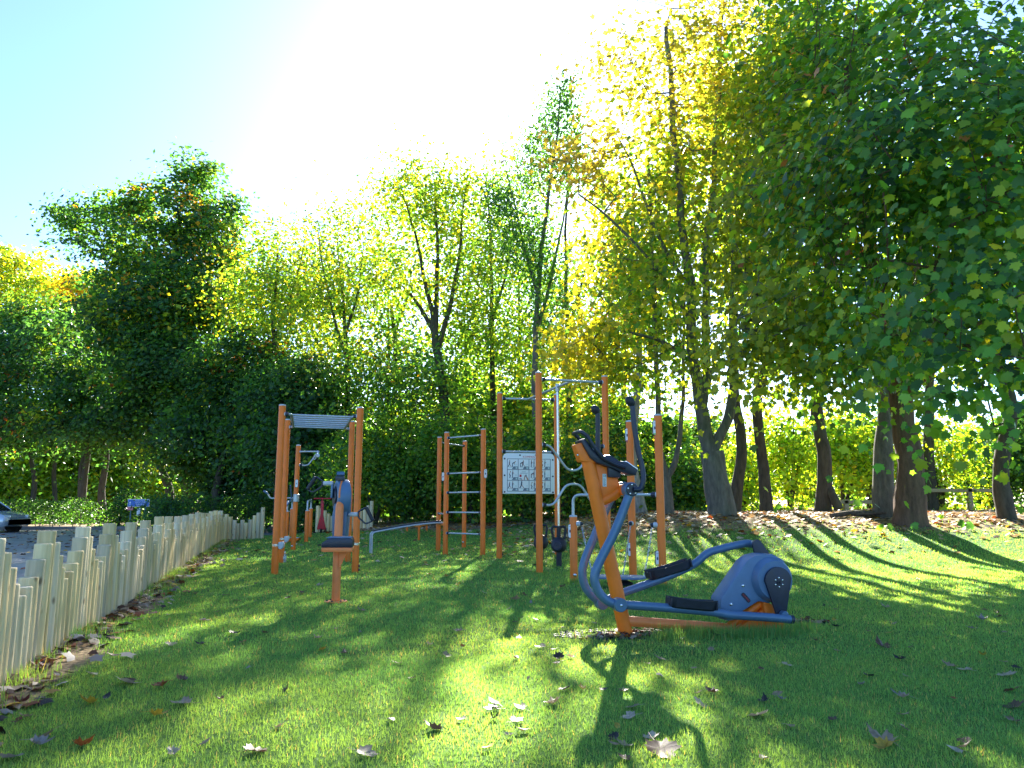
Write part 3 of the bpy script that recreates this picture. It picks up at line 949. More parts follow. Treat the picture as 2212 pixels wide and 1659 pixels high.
# --- left: dark beech wood
left = [
    (405, 38, .30, -10, 345, [(410, 475, 38, 70, 70, 2.8, .8), (395, 355, 38, 16, 40, .7, 1.2), (425, 380, 38, 18, 36, .8, 1.2), (345, 400, 38, 20, 36, .9, 1.0), (458, 385, 38, 18, 40, .8, 1.1), (300, 425, 38, 20, 30, .9, .9), (225, 440, 38, 26, 26, .9, .7), (290, 450, 38, 26, 34, 1, 1), (500, 440, 38, 26, 40, 1, 1.1), (160, 470, 38, 30, 34, 1, .9), (480, 520, 38, 70, 80, 2.8, .7), (330, 540, 38, 70, 80, 2.8, .7), (420, 640, 37.5, 140, 90, 3.4, 1.1), (215, 490, 38, 70, 60, 2.4, .45), (250, 590, 38, 70, 70, 2.6, .6), (300, 700, 37, 130, 80, 3.2, 1)],
     [(5, DG), (4, DK), (3, GR), (1.2, YG), (.5, OR)], 'tall broad dark beech highest above the car park', 330, 52, .21),
    (225, 41, .24, 10, 600, [(120, 760, 41, 130, 80, 3, 1), (250, 820, 40, 130, 80, 3, 1), (60, 880, 41, 110, 70, 3, .9), (70, 925, 40, 110, 30, 2.2, 1), (250, 915, 39, 90, 36, 2.2, 1)], DARK, 'dark tree hanging low over the parked car', 200, 50, .2),
    (168, 40, .22, 25, 700, [(180, 880, 39, 110, 70, 2.6, 1), (330, 900, 38, 110, 70, 2.6, 1), (190, 935, 37.5, 90, 30, 1.8, .8), (370, 975, 36.5, 70, 40, 1.8, 1)], DARK, 'dark leaning double trunk tree right of the parked car', 140, 50, .19),
    (355, 38, .27, 5, 700, [(380, 800, 36.5, 140, 90, 2.8, 1), (460, 920, 35, 90, 60, 2.2, .8)], DARK, 'thick straight dark trunk right of the blue sign', 170, 52, .19),
    (470, 35, .26, 0, 650, [(540, 800, 34, 120, 90, 2.6, 1), (560, 920, 33, 90, 70, 2.2, .9)], DARK, 'dark beech behind the end of the long log fence', 170, 52, .18),
    (65, 43, .18, 5, 640, [(30, 760, 43, 90, 80, 3, 1), (-60, 820, 43, 110, 110, 3, 1), (-40, 950, 41, 90, 45, 2.2, 1)], DARK, 'straight dark trunk above the parked car roof', 110, 48, .2),
    (125, 44, .16, 0, 650, [(110, 700, 45, 100, 60, 3, 1)], MID, 'slim dark trunk second from the left edge', 80, 48, .2),
    (30, 54, .22, 0, 520, [(20, 610, 54, 110, 80, 4, 1), (-90, 600, 54, 120, 100, 4, 1), (110, 660, 54, 70, 70, 3.5, .8)], [(4, YG), (3, LG), (2, YE)], 'bright yellow green tree at the far left skyline', 170, 50, .26),
    (190, 52, .2, 0, 590, [(195, 640, 52, 60, 50, 3, 1), (120, 600, 52, 40, 60, 2, .25), (240, 700, 52, 70, 60, 3, .8)], GOLD, 'golden tree between the bright one and the tall beech', 100, 46, .24),
    (640, 31.5, .2, 0, 800, [(660, 850, 31, 110, 70, 2.2, 1), (640, 960, 30.5, 90, 70, 2, .9)], DARK, 'dark low branched tree behind the overhead ladder', 150, 52, .17),
]
for k, (px, Y, r, dx, ytop, lb, pal, label, ncl, per, lf) in enumerate(left):
    b = base(px, Y)
    stems = [up(px, 1100, max(ytop + 30, sum(l[1] for l in lb) / len(lb) - 70), Y, r, r * .15, dx, .25, 6, 140 + k)]
    if px == 168:
        stems.append((vs_([(172, 1112), (182, 1040), (190, 970), (196, 900)], Y), .2, .12))
    if px == 225:
        stems.append((vs_([(222, 1000), (232, 950), (236, 880)], Y), .12, .07))
    make_tree('woodland_tree', label, 'tree', b, stems, [px_lobe(*l) for l in lb], int(ncl * 1.5), int(per * 1.7), lf * 1.1, pal, 'bark_dark', 'rhomb', 0.5, 0.5, 'leaf', 'trees beyond the car park', 160 + k, 0.15, 0.6, 0.45, 0.008)


# --- shrubs
def make_shrub(label, px, Y, w_px, top_y, pal, ncl, per, leaf, shape='rhomb', depth=1.2, seed=1, name='shrub', cat='shrub', group=None, bark='bark_dark', spread=.3, low=0.25):
    rg = random.Random(seed)
    b = base(px, Y)
    t = at(px, top_y, Y)
    w = w_px * Y / FOC
    h = t.z - b.z
    stems = []
    for i in range(5):
        tx = b.x + rg.uniform(-.6, .6) * w; ty = Y + rg.uniform(-.5, .5) * depth
        stems.append(([b + Vector((rg.uniform(-.15, .15) * w, rg.uniform(-.1, .1), 0)), Vector((b.x + (tx - b.x) * .45, Y + (ty - Y) * .4, b.z + h * .4)), Vector((tx, ty, b.z + h * rg.uniform(.65, .9)))], .035 + .008 * h, .012))
    first = [(stems[0])] + [([stems[0][0][0]] + s[0][1:], s[1], s[2]) for s in stems[1:]]
    lobes = []
    for i in range(6):
        lobes.append((b.x + rg.uniform(-.65, .65) * w, Y + rg.uniform(-.4, .4) * depth, b.z + h * (low + rg.uniform(0.0, .42)), w * rg.uniform(.35, .55), depth * .7, h * rg.uniform(.25, .36)))
    lobes.append((b.x, Y, b.z + h * .66, w * .5, depth * .6, h * .32))
    return make_tree(name, label, cat, b, first, lobes, ncl, per, leaf, pal, bark, shape, spread, .65, 'leaf', group, seed, 0.3, .7, .4, .005, trunk_sides=7)


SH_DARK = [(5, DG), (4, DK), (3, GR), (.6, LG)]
SH_SUN = [(4, (.13, .22, .03)), (4, (.20, .26, .025)), (1, GR), (.5, YE)]  # leaf greens brightened, so the sunlight is partly in the colour
shr = [
    ('dark hazel thicket behind the dip bars', 640, 29.5, 110, 960, SH_DARK, 120, 60, .13, 1.4),
    ('grey twigged dark bush left of the arm bike wheel', 700, 28.5, 80, 1010, SH_DARK, 70, 50, .10, 1.0),
    ('tall yellow tinged hazel right of the overhead ladder', 810, 27.0, 110, 880, [(4, GR), (3, LG), (2, YG), (2, DG)], 150, 60, .14, 1.5),
    ('dense dark bush behind the sit up bench', 890, 27.5, 90, 930, SH_DARK, 120, 60, .13, 1.2),
    ('tall green hazel behind the wall bars', 1005, 26.5, 130, 850, [(5, GR), (3, LG), (2, DG), (1.2, YG)], 190, 60, .14, 1.6),
    ('leafy green bush behind the exercise board', 1130, 25.5, 110, 880, [(5, GR), (3, LG), (2, DG), (2, YG)], 150, 60, .13, 1.4),
    ('olive green bush behind the kettlebell poles', 1215, 24.5, 80, 930, [(4, GR), (3, OL), (3, YG), (1, DG)], 100, 60, .12, 1.2),
    ('dark green bush right behind the cross trainer post', 1320, 24.0, 100, 890, [(4, GR), (4, DG), (2, YG), (1, YE)], 150, 60, .12, 1.3),
    ('dark undergrowth left of the forked maple trunk', 1475, 23.5, 80, 960, [(4, DG), (4, GR), (1, YG)], 110, 60, .12, 1.2),
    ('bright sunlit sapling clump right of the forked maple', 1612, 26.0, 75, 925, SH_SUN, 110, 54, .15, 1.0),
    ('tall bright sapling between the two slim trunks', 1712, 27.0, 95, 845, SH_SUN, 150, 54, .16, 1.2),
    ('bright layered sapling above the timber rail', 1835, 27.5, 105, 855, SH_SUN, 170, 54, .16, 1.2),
    ('dark sapling just left of the twin maple trunks', 1888, 29.0, 90, 850, MID, 140, 54, .15, 1.1),
    ('sunlit undergrowth right of the reddish maple trunk', 2040, 25.5, 95, 880, SH_SUN, 160, 54, .14, 1.0),
    ('dark leafy bush behind the right hand timber rail', 2130, 28.5, 100, 880, SH_DARK, 130, 60, .15, 1.4),
    ('dark bush at the right edge behind the leaning trunk', 2235, 26.0, 110, 860, SH_DARK, 130, 60, .15, 1.4),
    ('dark low bush right of the blue sign', 352, 28.0, 38, 1068, SH_DARK, 60, 60, .09, .6),
    ('tall dark bush left of the blue sign', 262, 34.5, 40, 1058, SH_DARK, 60, 54, .12, .8),
]
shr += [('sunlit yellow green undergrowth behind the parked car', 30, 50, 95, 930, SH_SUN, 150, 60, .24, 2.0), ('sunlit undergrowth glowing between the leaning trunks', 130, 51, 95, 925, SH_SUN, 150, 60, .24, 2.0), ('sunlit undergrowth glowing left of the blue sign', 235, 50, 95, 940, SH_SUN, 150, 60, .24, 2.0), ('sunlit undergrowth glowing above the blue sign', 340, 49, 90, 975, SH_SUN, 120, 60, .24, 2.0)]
back = [('dark tall thicket behind the end of the log fence', 470, 37, 100, 900, 'D'), ('dark thicket between the log fence and the ladder', 565, 36, 100, 880, 'D'), ('dark thicket seen through the overhead ladder', 670, 35, 105, 860, 'D'), ('dark thicket above the curved bench', 780, 34.5, 105, 840, 'M'),
        ('mid green thicket left of the wall bars', 890, 34, 110, 820, 'M'), ('green thicket seen through the wall bars', 1010, 34, 110, 800, 'M'), ('green thicket left of the tallest posts', 1110, 33, 100, 800, 'M'), ('yellow green thicket between the tallest posts', 1220, 31, 95, 820, 'P'),
        ('yellow green thicket behind the chain posts', 1330, 29, 90, 840, 'P'), ('green thicket left of the forked trunk', 1430, 28, 80, 880, 'M')]
shr += [(lab, px, Y, w, ty, {'D': SH_DARK, 'M': [(4, GR), (3, DG), (2, LG), (1.5, YG)], 'P': [(3, GR), (3, LG), (2, YG), (1, YE)]}[c], 190, 70, .20, 2.0) for lab, px, Y, w, ty, c in back]
for k, (label, px, Y, w, ty, pal, ncl, per, lf, dp) in enumerate(shr):
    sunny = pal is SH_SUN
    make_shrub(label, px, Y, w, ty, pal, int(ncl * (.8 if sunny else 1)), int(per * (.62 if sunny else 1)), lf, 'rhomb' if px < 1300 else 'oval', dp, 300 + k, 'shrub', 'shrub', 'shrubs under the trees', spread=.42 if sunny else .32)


def make_hedge(label, px0, px1, Y, top_y, seed, pal=SH_DARK):
    rg = np.random.default_rng(seed)
    a, c = base(px0, Y), base(px1, Y)
    h = at((px0 + px1) / 2, top_y, Y).z - a.z
    L = c.x - a.x
    root = thing('hedge', a, label, 'hedge', 'clipped hedges along the car park')
    mb = MB()
    for i in range(int(L / .35)):
        x = i * .35 + rg.uniform(-.1, .1)
        mb.tube([(x, rg.uniform(-.2, .2), -.05), (x + rg.uniform(-.1, .1), rg.uniform(-.3, .3), h * .5), (x + rg.uniform(-.25, .25), rg.uniform(-.35, .35), h * .92)], [.022, .015, .006], 5)
    mb.build('stems', M['bark_dark'], root)['kind'] = 'stuff'
    n = int(L * 1500)
    p = np.stack([rg.uniform(-.1, L + .1, n), rg.uniform(-.6, .6, n), rg.uniform(.08, 1, n) ** .8 * h * (1 + .08 * np.sin(np.linspace(0, L * 5, n)))], -1)
    p[:, 2] *= 1 + .07 * np.sin(p[:, 0] * 3.1) + .05 * np.sin(p[:, 0] * 7.7 + 1)
    p += rg.normal(0, .05, p.shape)
    p[:, 2] = np.maximum(p[:, 2], .05)
    cols = palette(pal, n, 1, rg)
    link('foliage', leaves_mesh('foliage', p, .085 * np.clip(rg.normal(1, .25, n), .5, 1.6), cols, 'rhomb', 1.0, .4, .3, rg), M['leaf'], root)['kind'] = 'stuff'


make_hedge('dark clipped hedge beside the parked car', -60, 205, 34.6, 1082, 401)
make_hedge('dark clipped hedge behind the end of the log fence', 400, 575, 30.5, 1074, 402)
make_hedge('low dark hedge between the sign and the second hedge', 335, 408, 31.5, 1082, 403)

# --- far wood beyond, copies of three trees
protos = []
for k, (pal, lb) in enumerate([(SH_SUN, 'sunlit yellow green tree far behind the wood'), (MID, 'mid green tree far behind the wood'), (PALE, 'pale green tree far behind the wood')]):
    rg = random.Random(500 + k)
    b = Vector((0, 0, 0))
    lobes = [(rg.uniform(-2, 2), rg.uniform(-1.5, 1.5), rg.uniform(1.6, 7.5), 2.3, 1.8, 1.9) for _ in range(9)]
    stems = [([(0, 0, 0), (.2, 0, 2.5), (-.1, .1, 5), (.1, 0, 8)], .18, .04), ([(.15, 0, 2), (1.2, .3, 4), (1.8, .2, 6)], .08, .03), ([(.1, 0, 1.5), (-1.2, .3, 3.5), (-1.9, .2, 5.5)], .08, .03)]
    t = make_tree('distant_tree', lb, 'tree', b, stems, lobes, 190, 60, .36, pal, 'bark_dark', 'rhomb', .6, .6, 'leaf', 'trees far behind the wood', 510 + k, .2, .7, .4, .01)
    protos.append(t)
spots = []
rg = random.Random(77)
for i in range(30):
    X = -52 + i * 2.75 + rg.uniform(-.6, .6)
    if X > 31: break
    Y = 62 + rg.uniform(-4, 5) - (8 if X < -25 else 0)
    s = rg.uniform(.85, 1.25)
    px = 1106 + X / Y * FOC
    if 1560 < px < 1900: s *= .42
    elif px >= 1250: s *= .75
    spots.append((X, Y, s, 0 if px < 420 else rg.randrange(3)))
used = set()
for X, Y, s, kind in spots:
    pr = protos[kind]
    if kind not in used:
        used.add(kind); r = pr
    else:
        r = pr.copy(); COL.objects.link(r)
        for ch in pr.children:
            c = ch.copy(); COL.objects.link(c); c.parent = r
    r.location = (X, Y, gz(X, Y)); r.rotation_euler = (0, 0, rg.uniform(0, 6.28)); r.scale = (s, s, s * rg.uniform(.9, 1.1))
    r['label'] = ['sunlit yellow green tree far behind the wood', 'mid green tree far behind the wood', 'pale green tree far behind the wood'][kind]

#@@PART2
# ------------------------------------------------------------------ log fences
def log_mesh(h, seed):
    rg = random.Random(seed)
    r = 0.0585
    mb = MB()
    lean = (rg.uniform(-.004, .004), rg.uniform(-.004, .004))
    mb.tube([(0, 0, -.10), (lean[0], lean[1], h * .5), (0, 0, h - .012), (0, 0, h - .004), (0, 0, h)], [r * rg.uniform(.98, 1.02), r * rg.uniform(.99, 1.02), r, r * .985, r * .93], 14)
    return mb.mesh('log', 0, 40)


STEPS = [0.87, 0.775, 0.68, 0.585, 0.49]
log_cache = {}


def log_for(h):
    q = round(h / 0.0475) * 0.0475
    key = (round(q, 3), random.randrange(3))
    if key not in log_cache:
        log_cache[key] = log_mesh(q, len(log_cache))
    return log_cache[key]


def log_fence(start, direction, heights, label):
    d = Vector((direction[0], direction[1], 0)).normalized()
    s = Vector((start[0], start[1], 0)); s.z = gz(s.x, s.y)
    root = thing('log_fence', s, label, 'fence', 'log palisades round the lawn')
    for i, h in enumerate(heights):
        p = d * (i * SP)
        w = s + p
        o = link('log', log_for(h), M['log'], root)
        o.location = p + Vector((random.uniform(-.006, .006), random.uniform(-.006, .006), gz(w.x, w.y) - s.z + random.uniform(-.012, .012)))
        o.rotation_euler = (random.gauss(0, .006), random.gauss(0, .006), random.uniform(0, 6.28))
    return root


SP = 0.1162
pat = [0, 1, 2, 3, 4, 4, 3, 2, 1]
n_long = int(np.linalg.norm(FB - FA) / SP) + 1
first = FA + FD * (0.10 - SP * 18)
log_fence(first, FD, [STEPS[pat[i % 9]] + (.03 if i % 9 == 5 else 0) for i in range(n_long + 17)], 'long pale log palisade with wavy top running back from the left edge')
end = FB + FD * 0.1
log_fence((end[0] + .10, end[1]), (1, 0.02), [.767, .68, .577, .467, .577, .467, .577, .68, .77, .88], 'short log palisade with a dipped middle at the far end of the long one')
log_fence((-6.30, 25.0), (1, 0.02), [.87, .775, .68, .585, .49, .585, .68, .585, .49, .585, .49, .49, .55, .67, .77, .90], 'log palisade behind the arm bike rising to a tall right end')


# ------------------------------------------------------------------ outdoor gym pieces
PR = 0.053


def post(root, o, b, top, r=PR, n=28):
    b = Vector(b); t = Vector(top)
    d = (t - b).normalized()
    p = MB(o).tube([b - d * .05, t - d * .002, t], [r, r, r * .985], n).build('post', M['orange'], root)
    MB(o).lathe(t, d, [(r * .97, -.004), (r * 1.03, 0), (r * 1.03, .012), (r * .9, .019), (r * .5, .024), (0.002, .026)], n).build('cap', M['cap'], p)
    return p


def bar(root, o, pts, r, material='galv', name='bar', n=12, fil=.07):
    return MB(o).tube(fillet(pts, fil, 6) if len(pts) > 2 else pts, r, n).build(name, M[material], root)


def collar(root, o, p, d, r=.034, L=.06):
    """dark rubber sleeve with a pale flange where a bar meets a post"""
    p, d = Vector(p), Vector(d).normalized()
    c = MB(o).lathe(p, d, [(r * .7, 0), (r * 1.05, .004), (r, L * .7), (r * .8, L)], 16).build('collar', M['navy'], root)
    MB(o).lathe(p - d * .012, d, [(r * 1.1, 0), (r * 1.12, .010), (r * 1.0, .016)], 16).build('flange', M['cap'], c)


def tag_plate(root, o, c, h=.20, w=.055, face=(0, -1, 0), icon='print_dark', foot=None):
    c, n = Vector(c), Vector(face).normalized()
    s = Vector((0, 0, 1)).cross(n).normalized()

    def stad(hw, hh):
        k = 8
        return [(hw * math.cos(math.pi * i / k), hh - hw + hw * math.sin(math.pi * i / k)) for i in range(k + 1)] + [(hw * math.cos(math.pi + math.pi * i / k), -hh + hw + hw * math.sin(math.pi + math.pi * i / k)) for i in range(k + 1)]

    fn = lambda a, b_, hh: c + s * a + Vector((0, 0, b_)) + n * hh
    p = MB(o).prism(stad(w / 2, h / 2), fn, -.03, 0).build('tag_plate', M['navy'], root, .002)
    MB(o).prism(stad(w / 2 - .006, h / 2 - .006), fn, .001, .003).build('face', M['white'], p)
    mb = MB(o)
    mb.prism([(-.008, -.02), (.008, -.02), (.010, .005), (.004, .018), (-.004, .018), (-.010, .005)], fn, .0035, .0045)
    mb.prism([(-.012, .06), (.012, .06), (.012, .064), (-.012, .064)], fn, .0035, .0045)
    mb.build('icon', M[icon], p)
    if foot:
        hw, hh = w / 2 - .008, h / 2 - .008
        k = 8
        poly = [(hw * math.cos(math.pi + math.pi * i / k), -hh + hw + hw * math.sin(math.pi + math.pi * i / k)) for i in range(k + 1)]
        MB(o).prism(poly, fn, .0035, .0045).build('colour_band', M[foot], p)


def ground_bolt(root, o, c, face=(0, -1, 0), r=.016, material='steel'):
    MB(o).lathe(Vector(c), face, [(r * 1.2, 0), (r * 1.2, .006), (r, .012), (r * .6, .018), (.002, .02)], 14).build('bolt', M[material], root)


def gp(px, py):
    p = flat(px, py)
    p.z = gz(p.x, p.y)
    return p


# ---- overhead ladder
FLp, FRp, BLp, BRp = gp(593, 1240), gp(767, 1236), gp(607, 1217), gp(751, 1214)
o = (FLp + FRp + BLp + BRp) / 4; o.z = 0
t = thing('overhead_ladder', o, 'overhead ladder of blue grey rungs on four tall orange posts', 'gym frame')
HT = 2.56
for p in (FLp, FRp, BLp, BRp):
    post(t, o, p, Vector((p.x, p.y, HT)))
zl = HT - .13
ins = .13
rails = []
for f, b_, s in ((FLp, BLp, 1), (FRp, BRp, -1)):
    a0 = Vector((f.x + s * PR, f.y, zl)); a1 = Vector((f.x + s * ins, f.y + .06, zl))
    c1 = Vector((b_.x + s * ins, b_.y - .06, zl)); c0 = Vector((b_.x + s * PR, b_.y, zl))
    bar(t, o, [a0, a1, c1, c0], .021, 'galv', 'side_rail', 14, .06)
    collar(t, o, a0, (s, 0, 0), .032, .05); collar(t, o, c0, (s, 0, 0), .032, .05)
    rails.append((a1, c1))
for i in range(7):
    k = (i + .15) / 6.3
    bar(t, o, [rails[0][0].lerp(rails[0][1], k), rails[1][0].lerp(rails[1][1], k)], .017, 'galv', 'rung')
for p, s in ((FLp, 1), (BLp, 1), (FRp, -1), (BRp, -1)):
    zb = .43
    cl = MB(o).lathe((p.x, p.y, zb - .02), (0, 0, 1), [(PR + .001, 0), (PR + .004, .002), (PR + .004, .038), (PR + .001, .04)], 24).build('clamp_band', M['steel'], t)
    q = Vector((p.x + s * (PR + .035), p.y - .01, zb))
    fn = lambda a, b_, h, q=q, s=s: Vector((q.x + s * a, q.y + h, q.z + b_))
    MB(o).prism([(-.04, .045), (.03, .05), (.04, .02), (.035, -.03), (.0, -.065), (-.04, -.05)], fn, -.035, .035).build('foot_step', M['cap'], cl, .008)
ground_bolt(t, o, FRp + Vector((PR, 0, .10)), (1, 0, 0), .018, 'navy'); ground_bolt(t, o, FRp + Vector((PR, 0, .04)), (1, 0, 0), .018, 'navy')

# ---- arm bike
O = gp(725, 1302)
ab = thing('arm_bike', O, 'arm bike with grey wheel housing, black saddle and orange post', 'exercise bike')
MB().lathe((0, 0, 0), (0, 0, 1), [(.118, -.03), (.12, .0), (.12, .010), (.116, .014)], 36).build('base_plate', M['orange2'], ab)
for i in range(6):
    a = i * math.pi / 3 + .3
    MB().lathe((.092 * math.cos(a), .092 * math.sin(a), .014), (0, 0, 1), [(.012, 0), (.012, .008), (.006, .012)], 6).build('bolt', M['navy'], ab)
MB().tube([(0, 0, .0), (0, 0, .5), (0, .03, .98), (0, .034, 1.03), (0, .036, 1.06), (0, .037, 1.075)], [.045, .045, .045, .042, .030, .008], 26).build('post', M['orange2'], ab)
# saddle on a bracket, towards the camera
sd = MB().prism([(-.165, .0), (.165, .0), (.165, .055), (.158, .095), (-.09, .095), (-.165, .045)], lambda a, b_, h: Vector((a + .02 - .14 * h, -.05 + h, .585 + b_)), -.20, .10).build('saddle', M['navy'], ab, .012)
MB().prism([(-.13, 0), (.15, 0), (.15, .012), (-.10, .012)], lambda a, b_, h: Vector((a + .02 - .14 * h, -.05 + h, .681 + b_)), -.18, .08).build('saddle_top', M['slate2'], sd, .005)
MB().prism([(-.16, -.045), (.16, -.045), (.165, .0), (-.165, .0)], lambda a, b_, h: Vector((a + .02 - .14 * h, -.05 + h, .584 + b_)), -.195, .095).build('saddle_tray', M['orange2'], ab, .004)
MB().prism([(-.0, -.17), (.02, -.17), (.09, 0), (-.0, 0)], lambda a, b_, h: Vector((a + .03, -.048 + h, .54 + b_)), -.006, .006).build('gusset', M['orange2'], ab)
# wheel housing: a thick drum seen almost edge on
cx = Vector((-.015, .20, 1.115))
axd = Vector((-1, -.42, 0)).normalized()
MB().lathe(cx - axd * .075, axd, [(.16, 0), (.19, .012), (.198, .03), (.198, .12), (.19, .138), (.165, .15), (.12, .150), (.118, .12)], 48).build('wheel_housing', M['slate2'], ab)
MB().lathe(cx + axd * .072, axd, [(.10, 0), (.10, .016), (.09, .022)], 32).build('hub_cover', M['navy'], ab)
MB().prism([(-.085, -.40), (.08, -.40), (.10, -.1), (.06, .0), (-.07, .0), (-.10, -.15)], lambda a, b_, h: Vector((cx.x + a * .85, cx.y + h, cx.z + b_ - .06)), -.10, .10).build('column', M['slate2'], ab, .02)
fr = Vector((-.005, -.0, 0))
stripe = [Vector((0.0, cx.y - .199 * math.cos(a) - .003, cx.z + .199 * math.sin(a))) for a in np.linspace(-.05, 1.25, 12)]
MB().tube(stripe, .010, 8).build('rib', M['orange2'], ab)
MB().box((-.02, .10, 1.32), (.10, .05, .05)).build('console', M['navy'], ab, .008)
MB().box((-.02, .12, 1.372), (.085, .035, .04), Matrix.Rotation(R(-25), 3, 'X')).build('display', M['slate'], ab, .006)
for s, zc, tilt in ((-1, 1.265, 1), (1, .925, -1)):
    ax = MB().rod((cx.x + s * .095, cx.y - .05, zc - .0), (cx.x + s * .20, cx.y - .08, zc), .024, 18).build('crank_spindle', M['cap'], ab)
    MB().prism([(-.022, -.02), (.022, -.02), (.03, .16), (-.03, .16)], lambda a, b_, h, s=s, zc=zc: Vector((cx.x + s * (.10 + h), cx.y - .05 + a, zc - s * -.0 + (-b_ if s < 0 else b_))), -.01, .012).build('crank', M['slate'], ab, .004)
    h0 = Vector((cx.x + s * .205, cx.y - .08, zc))
    loop = [h0 + Vector((s * x, 0, z)) for x, z in ((0, .03), (.10, .075), (.165, -.07), (.10, -.10), (0, -.03))]
    if s < 0:
        loop = [h0 + Vector((-x, 0, z)) for x, z in ((.0, .025), (.075, .075), (.165, -.065), (.105, -.10), (0, -.03))]
    else:
        loop = [h0 + Vector((x, 0, z)) for x, z in ((.0, .03), (.085, .075), (.165, -.07), (.085, -.105), (0, -.03))]
    hb = MB().tube(fillet(loop + [loop[0]], .02, 3), .010, 8).build('handle_frame', M['navy'], ab)
    MB().rod(loop[1], loop[2], .021, 14, .004).build('grip', M['black'], hb)

# ---- pull station: one tall post with a bracket, handles and a small tray
pb = gp(633, 1189)
t = thing('pull_station', pb, 'single orange post with a grey triangular bracket and long handle bars', 'gym post')
O0 = pb.copy()
post(t, O0, pb, pb + Vector((0.02, 0, 2.37)))
X0 = pb + Vector((.02, 0, 0))
for dy in (-.03, .03):
    bar(t, O0, [X0 + Vector((PR, dy, 2.23)), X0 + Vector((.48, dy, 2.235))], .018, 'galv', 'top_bar')
bar(t, O0, [X0 + Vector((PR, 0, 1.92)), X0 + Vector((.24, 0, 1.91)), X0 + Vector((.43, 0, 2.19))], .017, 'galv', 'stay', 12, .08)
MB(O0).rod(X0 + Vector((.47, -.07, 2.25)), X0 + Vector((.49, -.09, 2.13)), .026).build('end_cap', M['galv'], t)
MB(O0).lathe(X0 + Vector((.49, -.10, 2.135)), (0, -1, 0), [(.04, 0), (.042, .02), (.02, .028)], 18).build('end_disc', M['cap'], t)
bar(t, O0, [X0 + Vector((.42, 0, 2.12)), X0 + Vector((.41, 0, 2.06)), X0 + Vector((.37, 0, 2.05)), X0 + Vector((.36, 0, 2.09))], .011, 'galv', 'hook', 8, .03)
collar(t, O0, X0 + Vector((PR, 0, 2.23)), (1, 0, 0), .036, .05); collar(t, O0, X0 + Vector((PR, 0, 1.92)), (1, 0, 0), .032, .05)
bar(t, O0, [X0 + Vector((-.02, 0, 1.17)), X0 + Vector((-.58, -.05, 1.16)), X0 + Vector((-.66, -.08, 1.31)), X0 + Vector((-.72, -.10, 1.33))], .017, 'galv', 'handle_bar', 12, .05)
MB(O0).rod(X0 + Vector((-.64, -.07, 1.27)), X0 + Vector((-.73, -.10, 1.335)), .024).build('grip', M['slate'], t)
bar(t, O0, [X0 + Vector((-.10, .0, 1.16)), X0 + Vector((-.09, -.2, 1.45))], .016, 'slate', 'lever')
bar(t, O0, [X0 + Vector((-.10, .0, 1.16)), X0 + Vector((-.17, -.15, .98))], .016, 'slate', 'lever')
MB(O0).lathe(X0 + Vector((-.0, 0, 1.08)), (0, 0, 1), [(PR + .002, 0), (PR + .016, .01), (PR + .016, .17), (PR + .002, .18)], 20).build('clamp', M['galv'], t)
tag_plate(t, O0, X0 + Vector((.01, -PR - .004, 1.50)), .19, .07, (0, -1, 0), 'print_grey')
ground_bolt(t, O0, pb + Vector((-.01, -PR, .09)), (0, -1, 0), .02)

s0 = gp(633, 1174)
st = thing('step_tray', s0, 'low orange stepping tray behind the single orange post', 'step')
MB().prism([(-.17, .05), (.17, .05), (.16, -.0), (.11, -.04), (-.11, -.04), (-.16, 0)], lambda a, b_, h: Vector((a, h, b_ + .06)), -.14, .14).build('tray', M['orange'], st, .006)
MB().box((0, 0, .118), (.35, .30, .014)).build('tread', M['galv'], st, .004)

# ---- two dip bars
for (fx, fy, bx, by), lab in (((617, 1175, 628, 1165), 'left dip bar of two short orange posts under a steel loop'), ((661, 1174, 669, 1167), 'right dip bar of two short orange posts under a steel loop')):
    a, c = gp(fx, fy), gp(bx, by)
    t = thing('dip_bar', a, lab, 'dip bar', 'dip bars')
    post(t, a, a, a + Vector((0, 0, .82))); post(t, a, c, c + Vector((0, 0, .82)))
    bar(t, a, [a + Vector((0, 0, .84)), a + Vector((0, 0, 1.08)), c + Vector((0, 0, 1.08)), c + Vector((0, 0, .84))], .024, 'galv', 'loop', 14, .14)
    ground_bolt(t, a, c + Vector((PR, 0, .1)), (1, 0, 0), .016, 'navy')

# ---- water bottle
m, n_, l_, p_ = nodes_of('clear_plastic')
p_.inputs['Base Color'].default_value = (.85, .93, .96, 1); p_.inputs['Roughness'].default_value = .12
p_.inputs['Transmission Weight'].default_value = .75; p_.inputs['IOR'].default_value = 1.3
M['pet'] = m
q = gp(614, 1217)
t = thing('water_bottle', q, 'clear plastic water bottle on the grass by the ladder post', 'bottle')
MB().lathe((0, 0, 0), (0, 0, 1), [(.028, .0), (.034, .006), (.034, .06), (.031, .068), (.034, .076), (.034, .12), (.028, .145), (.014, .165), (.013, .18)], 20).build('body', M['pet'], t)
MB().lathe((0, 0, .18), (0, 0, 1), [(.016, 0), (.016, .02), (.014, .022)], 16).build('lid', M['white'], t)
MB().lathe((0, 0, .078), (0, 0, 1), [(.0346, 0), (.0346, .04)], 20).build('wrapper', M['print_pale'], t)

